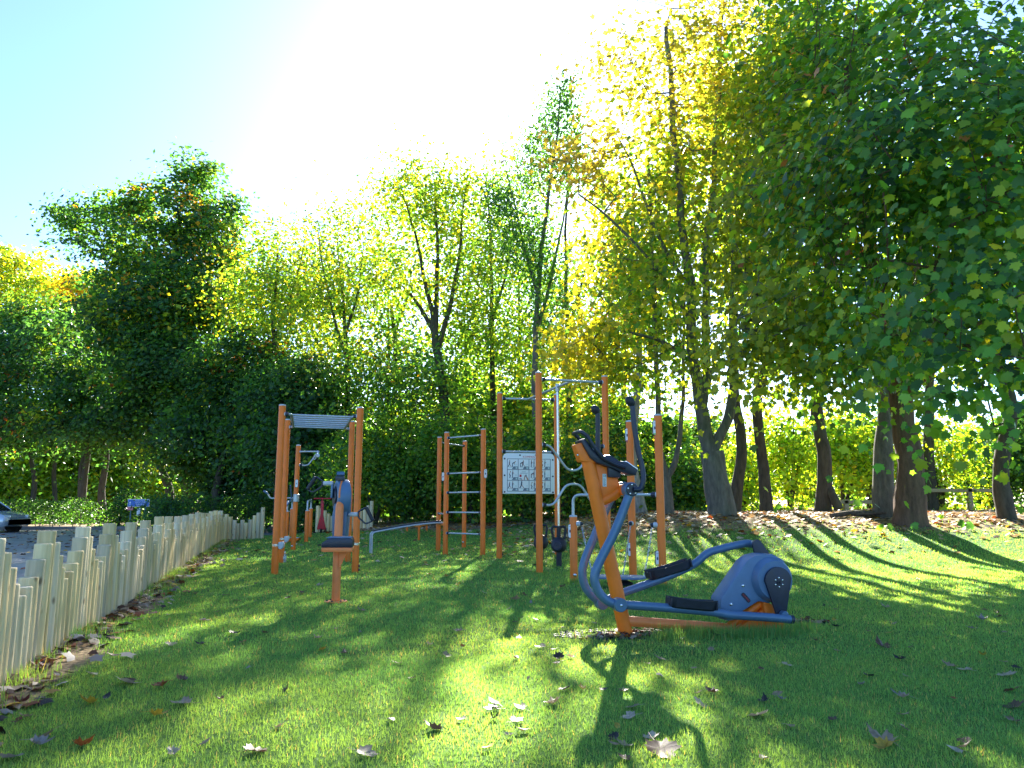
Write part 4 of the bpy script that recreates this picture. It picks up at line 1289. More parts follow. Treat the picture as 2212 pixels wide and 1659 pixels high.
# ---- curved sit up bench
a = gp(801, 1196); e = at(957, 1126, 17.0); 
t = thing('sit_up_bench', a, 'curved sit up bench of two steel tubes with a dark pad', 'bench')
dv = Vector((e.x - a.x, e.y - a.y, 0)); ln = dv.length; dv.normalize(); sv = Vector((dv.y, -dv.x, 0))
for s in (-.13, .13):
    pts = [a + sv * s + Vector((0, 0, -.03)), a + sv * s + Vector((0, 0, .44))]
    for k in range(1, 8):
        u = k / 7
        pts.append(a + sv * s + dv * (ln * u) + Vector((0, 0, .44 + .20 * math.sin(u * 1.45))))
    f0 = fillet(pts[:3], .07, 5)
    bar(t, a, f0 + pts[3:], .019, 'galv', 'frame_tube', 12, .0001)
mb = MB(a)
prof = []
for k in range(13):
    u = .02 + .94 * k / 12
    prof.append((ln * u, .44 + .20 * math.sin(u * 1.45) + .02))
top = [(x, z + .03) for x, z in prof]
mb.prism(prof + top[::-1], lambda x, z, h: a + dv * x + sv * h + Vector((0, 0, z)), -.115, .115)
mb.build('pad', M['navy'], t, .006)

# ---- triangular orange stool
a1, a2, a3 = gp(878.7, 1164), gp(904.5, 1172.5), gp(921.3, 1163.5)
c0 = (a1 + a2 + a3) / 3
t = thing('plyo_stool', c0, 'low orange three legged stool with a round dark pad behind the bench', 'stool')
for p in (a1, a2, a3):
    MB(c0).rod(p - Vector((0, 0, .04)), Vector((p.x, p.y, .46)), .03).build('leg', M['orange'], t)
for p, q in ((a1, a2), (a2, a3), (a3, a1)):
    MB(c0).cyl(Vector((p.x, p.y, .43)), Vector((q.x, q.y, .43)), .026, 14).build('top_rail', M['orange'], t)
cc = Vector(((a2.x + a3.x) / 2, (a2.y + a3.y) / 2 + .3, .46))
MB(c0).lathe(cc, (0, 0, 1), [(.16, 0), (.17, .01), (.17, .03), (.15, .04)], 28).build('pad', M['navy'], t)

# ---- wall bars
A, B, C, D = gp(946.3, 1190), gp(961.8, 1197.6), gp(1002, 1184), gp(1042.7, 1202.7)
o = (A + B + C + D) / 4; o.z = 0
t = thing('wall_bars', o, 'wall bars with steel rungs between four orange posts', 'gym frame')
HB = 2.55
for p in (A, B, C, D):
    post(t, o, p, Vector((p.x, p.y, HB)))


def rung(p, q, z, r=.017):
    d = (Vector((q.x, q.y, 0)) - Vector((p.x, p.y, 0))).normalized()
    a_ = Vector((p.x, p.y, z)) + d * PR; b_ = Vector((q.x, q.y, z)) - d * PR
    bar(t, o, [a_, b_], r, 'galv', 'rung'); collar(t, o, a_, d, .03, .05); collar(t, o, b_, -d, .03, .05)


for zr in (2.44, 1.68, 1.28, .87, .44):
    rung(B, D, zr)
rung(A, C, 2.44); rung(A, B, .83)
MB(o).cyl(Vector((A.x, A.y, .60)), Vector((B.x, B.y, .60)), .03, 14).build('bench_hook', M['orange'], t)
tag_plate(t, o, D + Vector((.05, -PR - .004, 1.63)), .19, .07); tag_plate(t, o, B + Vector((-.066, -.03, 1.63)), .19, .06)
ground_bolt(t, o, C + Vector((-.015, -PR, .13)), (0, -1, 0), .018)

# ---- tall combination station
E, F, J = gp(1078.5, 1211.6), gp(1165.6, 1235.4), gp(1314, 1231)
G = E + Vector((1.10, .20, 0))
for p in (E, F, J, G): p.z = gz(p.x, p.y)
o = (E + F + G + J) / 4; o.z = 0
t = thing('pull_up_station', o, 'tallest orange station with pull up bars and two kettlebell poles', 'gym frame')
HC = 3.14
for p in (E, F, G, J):
    post(t, o, p, Vector((p.x, p.y, HC)))


def span(p, q, z, mids=(), r=.021, name='pull_up_bar', zq=None):
    d = (Vector((q.x, q.y, 0)) - Vector((p.x, p.y, 0))).normalized()
    L = (Vector((q.x, q.y, 0)) - Vector((p.x, p.y, 0))).length
    a_ = Vector((p.x, p.y, z)) + d * PR; b_ = Vector((q.x, q.y, zq if zq is not None else z)) - d * PR
    pts = [a_] + [Vector((p.x, p.y, zz)) + d * (L * u) for u, zz in mids] + [b_]
    bar(t, o, pts, r, 'galv', name, 12, .10); collar(t, o, a_, d, .036, .06); collar(t, o, b_, -d, .036, .06)
    return a_, b_


ZT = 3.045
span(F, J, ZT); span(E, G, ZT)
midF = (Vector((F.x, F.y, ZT)) + Vector((J.x, J.y, ZT))) / 2
midE = Vector((E.x, E.y, ZT)).lerp(Vector((G.x, G.y, ZT)), .5)
bar(t, o, [midE, midF], .022, 'galv', 'centre_rail')
KB = []
for k in (.30, .70):
    p = midE.lerp(midF, k)
    MB(o).rod((p.x, p.y, ZT - .08), (p.x, p.y, ZT + .055), .034).build('pole_socket', M['galv'], t)
    bar(t, o, [Vector((p.x, p.y, ZT)), Vector((p.x, p.y, .2))], .019, 'steel', 'kettlebell_pole', 14)
    MB(o).rod((p.x, p.y, -.05), (p.x, p.y, .26), .047, 20).build('pole_foot', M['black'], t)
    KB.append(p)
span(F, J, 1.98, [(.16, 1.97), (.42, 1.58), (.58, 1.58), (.84, 1.97)], .020, 'dip_bar_upper')
span(F, J, 1.03, [(.20, 1.02), (.40, 1.36), (.60, 1.36), (.80, 1.02)], .020, 'dip_bar_lower')
span(E, G, 2.03, (), .021, 'board_rail')
ground_bolt(t, o, E + Vector((PR, 0, .08)), (1, 0, 0), .018, 'navy')
ROWB = []
for k, p in enumerate(KB):
    q = Vector((p.x, p.y, .22))
    kb = thing('kettlebell', q, ['black kettlebell half hidden behind the tallest front post', 'black kettlebell on the bare pole right of the tallest front post'][k], 'kettlebell', 'kettlebells on the poles')
    MB().lathe((0, 0, .03), (0, 0, 1), [(.06, 0), (.10, .02), (.128, .07), (.133, .12), (.12, .18), (.09, .22), (.05, .245)], 30).build('ball', M['black'], kb)
    MB().lathe((-.04, -.118, .135), (-.25, -1, .05), [(.078, -.02), (.078, .008), (.062, .012), (.058, .006), (.03, .006), (.028, .01), (.002, .01)], 26).build('face_ring', M['navy'], kb)
    MB().rod((0, 0, .22), (0, 0, .46), .036, 18).build('sleeve', M['black'], kb)
    for s in (-1, 1):
        MB().tube(fillet([(s * .085, 0, .21), (s * .118, 0, .40), (s * .10, 0, .455), (0, 0, .44)], .03, 4), [.021] * 14 if False else .020, 12).build('handle', M['black'], kb)

# ---- exercise board
ex = Vector((G.x - E.x, G.y - E.y, 0)); W_ = ex.length; ex.normalize()
nrm = Vector((ex.y, -ex.x, 0))          # towards the camera
pl, pr_ = PR + .004, W_ - PR - .004
pw, phh, pz = pr_ - pl, .765, 1.235
org = Vector((E.x, E.y, 0)) + ex * pl + nrm * .035
bo = org + Vector((0, 0, pz))
t = thing('exercise_board', bo, 'white exercise board with twelve small pictures between the orange posts', 'sign')
fn = lambda a, b_, h: ex * a + Vector((0, 0, b_)) + nrm * h
rr = .09
poly = [(0, 0), (pw, 0), (pw, phh - rr)] + [(pw - rr + rr * math.cos(x), phh - rr + rr * math.sin(x)) for x in np.linspace(0, math.pi / 2, 7)] + [(rr + rr * math.cos(x), phh - rr + rr * math.sin(x)) for x in np.linspace(math.pi / 2, math.pi, 7)] + [(0, phh - rr)]
MB().prism(poly, fn, -.014, 0).build('panel', M['white'], t, .002)
gx = [pw * (.0875 + (.919 - .0875) * i / 4) for i in range(5)]
gy = [phh * (1 - .143 - (.938 - .143) * i / 3) for i in range(4)]
mb = MB()
lw = .0042
for x in gx: mb.prism([(x - lw, gy[3] - lw), (x + lw, gy[3] - lw), (x + lw, gy[0] + lw), (x - lw, gy[0] + lw)], fn, .0005, .0015)
for y in gy: mb.prism([(gx[0] - lw, y - lw), (gx[4] + lw, y - lw), (gx[4] + lw, y + lw), (gx[0] - lw, y + lw)], fn, .0018, .0026)
mb.build('grid_lines', M['print_dark'], t)
for bx_, by_ in ((.035, .86), (.035, .45), (.035, .045), (.965, .84), (.965, .43), (.965, .035), (.33, .95)):
    MB().lathe(fn(pw * bx_, phh * by_, 0), nrm, [(.016, 0), (.016, .006), (.010, .012), (.003, .013)], 14).build('bolt', M['navy'], t)
vs, fs = text_mesh('KOMPAN', .055, None, lambda x, y, h: fn(pw * .50 + x, phh * .885 + y, h + .0015))
link('logo', MB().add(vs, fs).mesh('logo'), M['red_print'], t)
mb = MB()
for k in range(5):
    a_ = math.pi / 2 + k * 2 * math.pi / 5 + .3
    x0, y0 = pw * .50 + .135, phh * .885 + .052
    dx, dy = math.cos(a_), math.sin(a_)
    mb.prism([(x0 - dy * .004, y0 + dx * .004), (x0 + dy * .004, y0 - dx * .004), (x0 + dx * .024 + dy * .002, y0 + dy * .024 - dx * .002), (x0 + dx * .024 - dy * .002, y0 + dy * .024 + dx * .002)], fn, .001, .002)
mb.build('logo_star', M['print_dark'], t)


def limb2(mb, p, q, w, h=.001):
    dx, dy = q[0] - p[0], q[1] - p[1]
    L = math.hypot(dx, dy) + 1e-6
    nx_, ny_ = -dy / L * w, dx / L * w
    mb.prism([(p[0] - nx_, p[1] - ny_), (q[0] - nx_ * .8, q[1] - ny_ * .8), (q[0] + nx_ * .8, q[1] + ny_ * .8), (p[0] + nx_, p[1] + ny_)], fn, h, h + .001)


poses = {'stand': ([(0, 0), (.002, .055)], [(.002, .055), (.004, .11)], [(.004, .10), (.03, .075)], (.006, .125)),
         'squat': ([(0, 0), (.018, .035)], [(.018, .035), (-.006, .06)], [(-.006, .06), (.012, .10)], (.016, .112)),
         'bend': ([(0, 0), (.0, .06)], [(.0, .06), (.045, .09)], [(.04, .085), (.035, .04)], (.058, .098)),
         'lift': ([(0, 0), (.0, .055)], [(.0, .055), (.0, .105)], [(.0, .10), (.008, .15)], (.001, .12)),
         'lunge': ([(-.03, 0), (-.005, .045)], [(-.005, .045), (.0, .10)], [(.0, .045), (.035, .0)], (.002, .115))}
names_ = list(poses)
rgp = random.Random(5)
for r_ in range(3):
    for c_ in range(4):
        x0, x1 = gx[c_] + .008, gx[c_ + 1] - .008
        y1, y0 = gy[r_] - .008, gy[r_ + 1] + .008
        dark, skin = MB(), MB()
        if (r_, c_) == (1, 1):
            mb = MB()
            mb.prism([(x0 + .06, y1 - .035), (x1 - .05, y1 - .035), (x1 - .05, y1 - .03), (x0 + .06, y1 - .03)], fn, .0005, .0015)
            mb.prism([(x0 + .03, y1 - .062), (x1 - .02, y1 - .062), (x1 - .02, y1 - .056), (x0 + .03, y1 - .056)], fn, .0005, .0015)
            mb.prism([(x0 + .015, y0 + .012), (x0 + .06, y0 + .012), (x0 + .06, y0 + .028), (x0 + .015, y0 + .028)], fn, .0005, .0015)
            mb.build('printed_lines', M['print_dark'], t)
            MB().prism([(x0 + .018, y0 + .055), (x0 + .056, y0 + .055), (x0 + .056, y0 + .10), (x0 + .018, y0 + .10)], fn, .0005, .0015).build('red_square', M['red_print'], t)
            h_ = MB()
            limb2(h_, (x0 + .105, y0), (x0 + .125, y0 + .09), .009); limb2(h_, (x0 + .18, y0), (x0 + .15, y0 + .065), .013)
            h_.build('hand_picture', M['print_skin'], t)
            MB().prism([(x0 + .13, y0 + .06), (x0 + .155, y0 + .06), (x0 + .155, y0 + .10), (x0 + .13, y0 + .10)], fn, .002, .003).build('phone_picture', M['print_grey'], t)
            continue
        n_fig = 1 if (r_, c_) == (2, 1) else 2
        for k in range(n_fig):
            leg, torso, arm, head = poses[names_[rgp.randrange(5)]]
            s = 1.35 if n_fig == 1 else 1.0
            ox, oy = x0 + (.035 + .055 * k if n_fig == 2 else .06), y0 + .045
            tr_ = lambda p: (ox + p[0] * s, oy + p[1] * s)
            limb2(dark, tr_(leg[0]), tr_(leg[1]), .0075 * s); limb2(dark, tr_(torso[0]), tr_(torso[1]), .0095 * s)
            limb2(skin, tr_(arm[0]), tr_(arm[1]), .005 * s)
            hx, hy = tr_(head)
            skin.prism([(hx + .009 * s * math.cos(a_), hy + .011 * s * math.sin(a_)) for a_ in np.linspace(0, 2 * math.pi, 9)[:-1]], fn, .001, .002)
            limb2(dark, (ox - .01, oy - .004), (ox + .04, oy - .008), .002)
        dark.build('figure_clothes', M['print_dark'], t); skin.build('figure_skin', M['print_skin'], t)
        MB().prism([(x0 + .078, y0), (x1, y0), (x1, y0 + .052), (x0 + .112, y0 + .052)], fn, .0005, .0012).build('corner_flash', M['print_grey'], t)
        MB().prism([(x1 - .042, y0 + .008), (x1 - .010, y0 + .008), (x1 - .010, y0 + .042), (x1 - .042, y0 + .042)], fn, .0014, .0022).build('corner_square', M['print_pale'], t)
        mb = MB(); limb2(mb, (x1 - .05, y0 + .075), (x1 - .045, y0 + .105), .005); limb2(mb, (x1 - .02, y0 + .075), (x1 - .025, y0 + .105), .005)
        mb.build('muscle_picture', M['print_pale'], t)

# ---- balance station: short post, two tall posts, hanging platform
K, Lp, Mp = gp(1240, 1258), gp(1368, 1254.8), gp(1432, 1268.8)
o = (K + Lp + Mp) / 3; o.z = 0
t = thing('balance_station', o, 'balance platform hung on chains between orange posts with a bent steel rail', 'gym frame')
post(t, o, K, K + Vector((0, 0, .87))); post(t, o, Lp, Lp + Vector((0, 0, 2.19))); post(t, o, Mp, Mp + Vector((0, 0, 2.19)))
dm = (Mp - K).normalized()
bar(t, o, [K + Vector((0, 0, .86)), K + Vector((0, 0, 1.165)), Vector((Mp.x, Mp.y, 1.165)) - dm * PR], .020, 'galv', 'hand_rail', 14, .11)
collar(t, o, Vector((Mp.x, Mp.y, 1.165)) - dm * PR, -dm, .036, .065)
pc = Vector((1.36, 9.85, .135))
pd = Vector((1, -.25, 0)).normalized(); pn = Vector((.25, 1, 0)).normalized()
hexa = [(-.36, 0), (-.26, .22), (.26, .22), (.36, 0), (.26, -.22), (-.26, -.22)]
fnp = lambda a, b_, h: pc + pd * a + pn * b_ + Vector((0, 0, h))
pf = MB(o).prism(hexa, fnp, -.012, .012).build('platform', M['slate2'], t, .004)
MB(o).prism([(-.36, 0), (-.22, .05), (.22, .05), (.36, 0), (.22, -.05), (-.22, -.05)], fnp, .013, .016).build('platform_stripe', M['cap'], pf)
MB(o).lathe(pc + Vector((0, 0, -.09)), (0, 0, 1), [(.16, 0), (.17, .02), (.10, .05), (.10, .077)], 24).build('platform_foot', M['black'], t)


def chain(p, q, sag=.02, n=30):
    p, q = Vector(p), Vector(q)
    mb = MB(o)
    L = (q - p).length
    n = max(6, int(L / .026))
    d = (q - p).normalized()
    a_ = d.orthogonal().normalized(); b_ = d.cross(a_)
    for i in range(n):
        c = p.lerp(q, (i + .5) / n) + Vector((0, 0, -sag * math.sin(math.pi * (i + .5) / n)))
        s_ = a_ if i % 2 else b_
        pts = [c + d * (.019 * math.cos(x)) + s_ * (.0095 * math.sin(x)) for x in np.linspace(0, 2 * math.pi, 9)]
        mb.tube(pts, .0032, 5, False)
    ob = mb.build('chain', M['steel'], t)
    ob['kind'] = 'stuff'


for p, d, zc, tgt in ((K, (1, -.25, 0), .78, fnp(-.34, .0, .012)), (Lp, (-.35, -1, 0), .78, fnp(.02, .20, .012)), (Mp, (-1, .2, 0), .78, fnp(.30, .10, .012))):
    d = Vector(d).normalized()
    s_ = Vector((p.x, p.y, zc)) + d * PR
    MB(o).lathe(s_, d, [(.034, -.01), (.034, .03), (.026, .045)], 18).build('chain_bracket', M['cap'], t)
    MB(o).ball(s_ + d * .055, .028).build('chain_ball', M['navy'], t)
    chain(s_ + d * .06 - Vector((0, 0, .03)), tgt)
tag_plate(t, o, K + Vector((-.05, -.03, .68)), .19, .055); tag_plate(t, o, Lp + Vector((-.045, -.035, 2.0)), .20, .055, foot='red_print')
tag_plate(t, o, Mp + Vector((-.05, -.03, 2.03)), .20, .055, foot='green_print'); tag_plate(t, o, Mp + Vector((-.062, -.02, .36)), .20, .055, foot='yellow_print')
tag_plate(t, o, Lp + Vector((-.045, -.035, .42)), .19, .055)
ground_bolt(t, o, K + Vector((.01, -PR, .10)), (.1, -1, 0), .02)

# ------------------------------------------------------------------ the cross trainer in front
PHI = R(13)
O = gp(1350, 1374)
ud = Vector((math.cos(PHI), math.sin(PHI), 0)); wd = Vector((math.sin(PHI), -math.cos(PHI), 0))
tr = thing('cross_trainer', O, 'orange and slate blue cross trainer standing alone in the foreground', 'cross trainer', None, PHI)
camv = Vector((0, 0, EYE))


def T(xz, yz, w=0.0, wz=None):
    px = (2150 + xz / 1.508) / 1.8228; py = (1500 + yz / 1.508) / 1.8228
    d = ray(px, py)
    k = ((O + wd * w) - camv).dot(wd) / d.dot(wd)
    h = camv + d * k - O
    return Vector((h.dot(ud), -(wz if wz is not None else w), h.z))


def Z(xz, yz, w=0.0):        # points read from the closer view of the drive unit
    return T((xz / 3.403 + 2550 - 2150) * 1.508, (yz / 3.403 + 2080 - 1500) * 1.508, w)


S = 0.23
p_bot, p_top = T(478, 1520), T(240, 430)
MB().tube([p_bot + (p_bot - p_top).normalized() * .06, p_bot, p_top], .057, 32).build('post', M['orange'], tr)
MB().tube([T(480, 1425), T(1080, 1468)], .040, 24).build('base_bar', M['orange2'], tr)
# upper gusset, pivot arm
hub = T(478, 645, .10)
MB().prism([tuple((v.x, v.z)) for v in (T(285, 480), T(345, 470), T(420, 575), T(432, 620), T(452, 650), T(330, 745), T(318, 640))], lambda a, b_, h: Vector((a, h, b_)), -.02, .02).build('gusset', M['orange'], tr, .006)
MB().tube([T(310, 725), T(405, 680), T(430, 655)], .040, 22).build('pivot_arm', M['orange'], tr)
hz_, hx_ = hub.z, hub.x
MB().rod((hx_, -S + .03, hz_), (hx_, S - .03, hz_), .046, 26).build('pivot_tube', M['orange'], tr)
lab_ = T(342, 590)
fnl = lambda a, b_, h: Vector((lab_.x + a, -.021 - h, lab_.z + b_))
st_ = MB().prism([(-.017, -.052), (.017, -.052), (.017, .052), (-.017, .052)], fnl, 0, .002).build('sticker', M['print_pale'], tr)
mb = MB()
for k in range(7):
    mb.prism([(-.011, -.045 + k * .009), (.009 if k % 2 else .005, -.045 + k * .009), (.009 if k % 2 else .005, -.042 + k * .009), (-.011, -.042 + k * .009)], fnl, .0025, .003)
vs, fs = text_mesh('CE', .022, None, lambda x, y, h: fnl(x, y + .028, .003)); mb.add(vs, fs)
mb.build('sticker_print', M['print_dark'], st_)

# moving levers
for side, w in (('near', S), ('far', -S)):
    if side == 'near':
        hub_c = T(500, 645, w)
        low = [T(500, 660, w), T(410, 890, w), T(322, 1065, w), T(288, 1160, w), T(305, 1240, w), T(350, 1296, w), T(400, 1322, w), T(433, 1328, w)]
        han = [T(520, 645, w + .055), T(560, 640, w + .06), T(577, 590, w + .06), T(572, 520, w + .05), T(545, 400, w + .04), T(526, 280, w + .03), T(512, 150, w + .02)]
        ballc, axis = T(500, 122, w + .02), (T(485, 105, w) - T(512, 140, w))
    else:
        hub_c = T(452, 640, w)
        low = [T(430, 640, w), T(372, 725, w), T(285, 930, w), T(228, 1070, w), T(216, 1150, w), T(235, 1225, w), T(280, 1280, w), T(330, 1318, w)]
        han = [T(420, 640, w - .055), T(395, 620, w - .06), T(345, 560, w - .06), T(315, 480, w - .05), T(308, 390, w - .04), T(308, 280, w - .03), T(307, 190, w - .02)]
        ballc, axis = T(294, 172, w - .02), Vector((-.6, -.3, .5))
    lv = MB().tube(spline(low, 5), .0355, 22).build('lever', M['slate'], tr)
    sgn = -1 if side == 'near' else 1
    MB().rod((hub_c.x, -w - sgn * .055, hub_c.z), (hub_c.x, -w + sgn * .035, hub_c.z), .058, 30).build('pivot_hub', M['slate'], lv)
    MB().rod((hub_c.x, -w + sgn * .036, hub_c.z), (hub_c.x, -w + sgn * .046, hub_c.z), .050, 28, .003).build('hub_plate', M['navy'], lv)
    for k in range(5):
        a_ = k * 2 * math.pi / 5 + .4
        MB().lathe((hub_c.x + .038 * math.cos(a_), -w + sgn * .046, hub_c.z + .038 * math.sin(a_)), (0, sgn, 0), [(.0065, 0), (.0065, .004), (.003, .005)], 8).build('bolt', M['steel'], lv)
    hd = MB().tube(spline(han, 5), .0215, 18).build('moving_handle', M['navy'], tr)
    MB().ball(ballc, .036, axis, 1.35, 20, 12).build('handle_ball', M['black'], hd)
    pv = low[-1]
    jo = MB().rod((pv.x, -w - sgn * .04, pv.z), (pv.x, -w + sgn * .048, pv.z), .053, 30).build('pivot_joint', M['slate'], tr)
    MB().lathe((pv.x, -w + sgn * .048, pv.z), (0, sgn, 0), [(.010, 0), (.010, .006), (.004, .009)], 12).build('bolt', M['steel'], jo)
    if side == 'near':
        rod = [pv, T(560, 1335, w), T(760, 1350, w), T(1000, 1372, w), T(1090, 1390, w), T(1300, 1402, w), T(1462, 1416, w)]
    else:
        rod = [pv, T(440, 1262, w), T(560, 1222, w), T(720, 1163, w), T(850, 1105, w), T(905, 1070, w), T(955, 1020, w), T(1080, 985, w), T(1195, 962, w), T(1240, 975, w)]
    rd = MB().tube(fillet(rod, .10, 4), .034, 22).build('foot_rod', M['slate'], tr)
    if side == 'near':
        e0, e1 = rod[-2], rod[-1]
        d = (e1 - e0).normalized()
        MB().lathe(e1 - d * .004, d, [(.0345, -.02), (.0355, 0), (.0355, .008), (.027, .009), (.026, .003), (.012, .003), (.012, .010), (.004, .012)], 24).build('end_cap', M['navy'], rd)
    # pedal: a shallow boat shaped tray
    if side == 'near':
        c_, d_ = T(865, 1322, w), (T(1000, 1345, w) - T(720, 1318, w)).normalized()
    else:
        c_, d_ = T(728, 1118, w), (T(850, 1075, w) - T(600, 1150, w)).normalized()
    d_.y = 0; d_.normalize()
    up_ = Vector((-d_.z, 0, d_.x)); lat = Vector((0, 1, 0))
    vs, fs = [], []
    NS, NT = 15, 9
    secs = []
    for i in range(NS):
        s = i / (NS - 1)
        xx = -.205 + .41 * s
        half = .070 * (1 - abs(2 * s - 1) ** 4 * .45)
        rim = .032 + .012 * (abs(2 * s - 1) ** 2)
        for (yy, zz) in ((-half * .55, -.045), (-half * .9, -.03), (-half * 1.05, rim), (-half * .95, rim), (-half * .8, -.012), (half * .8, -.012), (half * .95, rim), (half * 1.05, rim), (half * .9, -.03), (half * .55, -.045)):
            vs.append(c_ + d_ * xx + lat * yy + up_ * (zz + (.0 if 0 < i < NS - 1 else .02 if zz < 0 else 0)))
        if i:
            q0, q1 = (i - 1) * 10, i * 10
            fs += [(q0 + j, q0 + (j + 1) % 10, q1 + (j + 1) % 10, q1 + j) for j in range(10)]
    fs += [tuple(range(9, -1, -1)), tuple((NS - 1) * 10 + j for j in range(10))]
    pe = MB().add(vs, fs).build('pedal', M['black'], tr, 0, 40)
    mb = MB()
    for k in range(11):
        mb.box(c_ + d_ * (-.15 + k * .03) + up_ * (-.008), (.008, .10, .008), Matrix.Rotation(-math.atan2(d_.z, d_.x), 3, 'Y'))
    mb.build('tread_ribs', M['navy'], pe)
    for s in (-1, 1):
        MB().box(c_ + d_ * (s * .195) + up_ * .0, (.016, .11, .06), Matrix.Rotation(-math.atan2(d_.z, d_.x), 3, 'Y')).build('end_lip', M['black'], pe, .006)

# drive unit
wA = .10
pts_body = [(1000, 940), (1345, 440), (1440, 372), (1560, 345), (1700, 350), (1830, 420), (1910, 540), (1930, 700), (1880, 860), (1780, 970), (1640, 1010), (1500, 985), (1300, 1110), (1180, 1240), (1090, 1250), (1030, 1190), (990, 1060)]
poly = [(Z(x, y, wA).x, Z(x, y, wA).z) for x, y in pts_body]
hs = MB().prism(poly, lambda a, b_, h: Vector((a, -h, b_)), -.10, .085).build('drive_housing', M['slate2'], tr, .018)
cxd = Z(1690, 690, .12)
MB().lathe((cxd.x, -.080, cxd.z), (0, -1, 0), [(.185, 0), (.183, .012), (.172, .026), (.168, .05), (.155, .066), (.10, .068)], 56).build('drum', M['slate2'], hs)
ax_ = Z(1755, 725, .17)
for side in ('near', 'far'):
    if side == 'near':
        e_ = Z(1795, 1150, .17); y0, y1 = -.150, -.172
    else:
        e_ = Z(1410, 215, -.20); y0, y1 = .125, .147
        ax_ = Z(1690, 690, -.13)
    dvc = Vector((e_.x - ax_.x, e_.z - ax_.z)); Lc = dvc.length; dvc.normalize()
    nvc = Vector((-dvc.y, dvc.x))
    R1, R2 = .125, .045
    pol = []
    for a_ in np.linspace(math.pi * .56, math.pi * 1.44, 16):
        q = dvc * (R1 * math.cos(a_)) + nvc * (R1 * math.sin(a_)); pol.append((ax_.x + q.x, ax_.z + q.y))
    for a_ in np.linspace(-math.pi * .44, math.pi * .44, 8):
        q = dvc * (Lc + R2 * math.cos(a_)) + nvc * (R2 * math.sin(a_)); pol.append((ax_.x + q.x, ax_.z + q.y))
    ck = MB().prism(pol, lambda a, b_, h: Vector((a, h, b_)), min(y0, y1), max(y0, y1)).build('crank', M['navy'], tr, .004)
    if side == 'near':
        MB().lathe((ax_.x, y1, ax_.z), (0, -1, 0), [(.018, 0), (.018, .006), (.008, .007), (.006, .002)], 18).build('axle_cap', M['black'], ck)
        for k in range(6):
            a_ = k * math.pi / 3 + .5
            MB().lathe((ax_.x + .037 * math.cos(a_), y1, ax_.z + .037 * math.sin(a_)), (0, -1, 0), [(.009, 0), (.009, .004), (.006, .009), (.002, .010)], 12).build('bolt', M['steel'], ck)
    MB().rod((e_.x, y1, e_.z), (e_.x, (-S if side == 'near' else S), e_.z), .030, 20).build('crank_pin', M['slate'], ck)
for x, y in ((1280, 770), (1120, 1020)):
    c_ = Z(x, y, .088)
    MB().lathe((c_.x, -.085, c_.z), (0, -1, 0), [(.014, -.002), (.014, .003), (.008, .009), (.002, .010)], 14).build('bolt', M['steel'], hs)
# oval badge with red lettering
c_ = Z(1318, 930, .088)
ang = R(-47)
fnb = lambda a, b_, h: Vector((c_.x + a * math.cos(ang) - b_ * math.sin(ang), -.085 - h, c_.z + a * math.sin(ang) + b_ * math.cos(ang)))
ov = [(.033 + .017 * math.cos(x), .017 * math.sin(x)) for x in np.linspace(-math.pi / 2, math.pi / 2, 9)] + [(-.033 + .017 * math.cos(x), .017 * math.sin(x)) for x in np.linspace(math.pi / 2, 1.5 * math.pi, 9)]
bd = MB().prism(ov, fnb, -.001, .004).build('badge', M['navy'], hs)
vs, fs = text_mesh('KOMPAN', .019, None, lambda x, y, h: fnb(x, y - .006, .0052))
link('badge_lettering', MB().add(vs, fs).mesh('badge_lettering'), M['red_print'], bd)
# orange feet
MB().tube([Z(1085, 1320, 0), Z(1500, 1010, 0)], .034, 20).build('stay', M['orange'], tr)
MB().prism([(Z(x, y, 0).x, Z(x, y, 0).z) for x, y in ((1170, 1340), (1320, 1220), (1560, 1040), (1600, 1100), (1600, 1400), (1200, 1400))], lambda a, b_, h: Vector((a, h, b_)), -.05, .05).build('foot_plate', M['orange'], tr, .004)
MB().prism([(Z(x, y, .05).x, Z(x, y, .05).z) for x, y in ((1530, 980), (1640, 1010), (1810, 1250), (1815, 1410), (1600, 1410), (1560, 1180))], lambda a, b_, h: Vector((a, h, b_)), -.075, .075).build('foot_post', M['orange'], tr, .008)
c_ = Z(1690, 1370, .08)
MB().lathe((c_.x, -.077, c_.z), (0, -1, 0), [(.012, 0), (.012, .005), (.004, .009)], 12).build('bolt', M['steel'], tr)

# console and fixed handle bar
fx = []
for w in (.105, -.105):
    pts = [T(150, 330, w), T(165, 312, w), T(205, 300, w), T(245, 330, w), T(290, 400, w), T(340, 460, w), T(400, 490, w), T(470, 515, w)]
    fx.append(pts)
loop = [T(470, 515, .105), T(400, 490, .105), T(340, 458, .105), T(280, 385, .105), T(240, 322, .105), T(205, 300, .100)]
loop2 = [Vector((v.x, .105, v.z)) for v in loop]
MB().tube(fillet(loop + [Vector((v.x, abs(v.y), v.z)) for v in loop[::-1]], .03, 4), .0165, 14).build('fixed_handle', M['navy'], tr)
prof_c = [(205, 352), (232, 338), (275, 400), (330, 452), (355, 440), (385, 440), (440, 478), (480, 480), (545, 525), (535, 562), (450, 545), (400, 520), (300, 485), (262, 455)]
MB().prism([(T(x, y, .08).x, T(x, y, .08).z) for x, y in prof_c], lambda a, b_, h: Vector((a, -h, b_)), -.08, .085).build('console', M['navy'], tr, .010)
MB().prism([(T(x, y, .08).x, T(x, y, .08).z) for x, y in ((440, 476), (482, 476), (548, 522), (540, 532), (478, 488))], lambda a, b_, h: Vector((a, -h, b_)), -.075, .078).build('console_screen', M['steel'], tr, .003)
MB().prism([(T(x, y, .08).x, T(x, y, .08).z) for x, y in ((375, 500), (450, 540), (450, 575), (380, 570))], lambda a, b_, h: Vector((a, -h, b_)), -.05, .055).build('console_box', M['navy'], tr, .004)
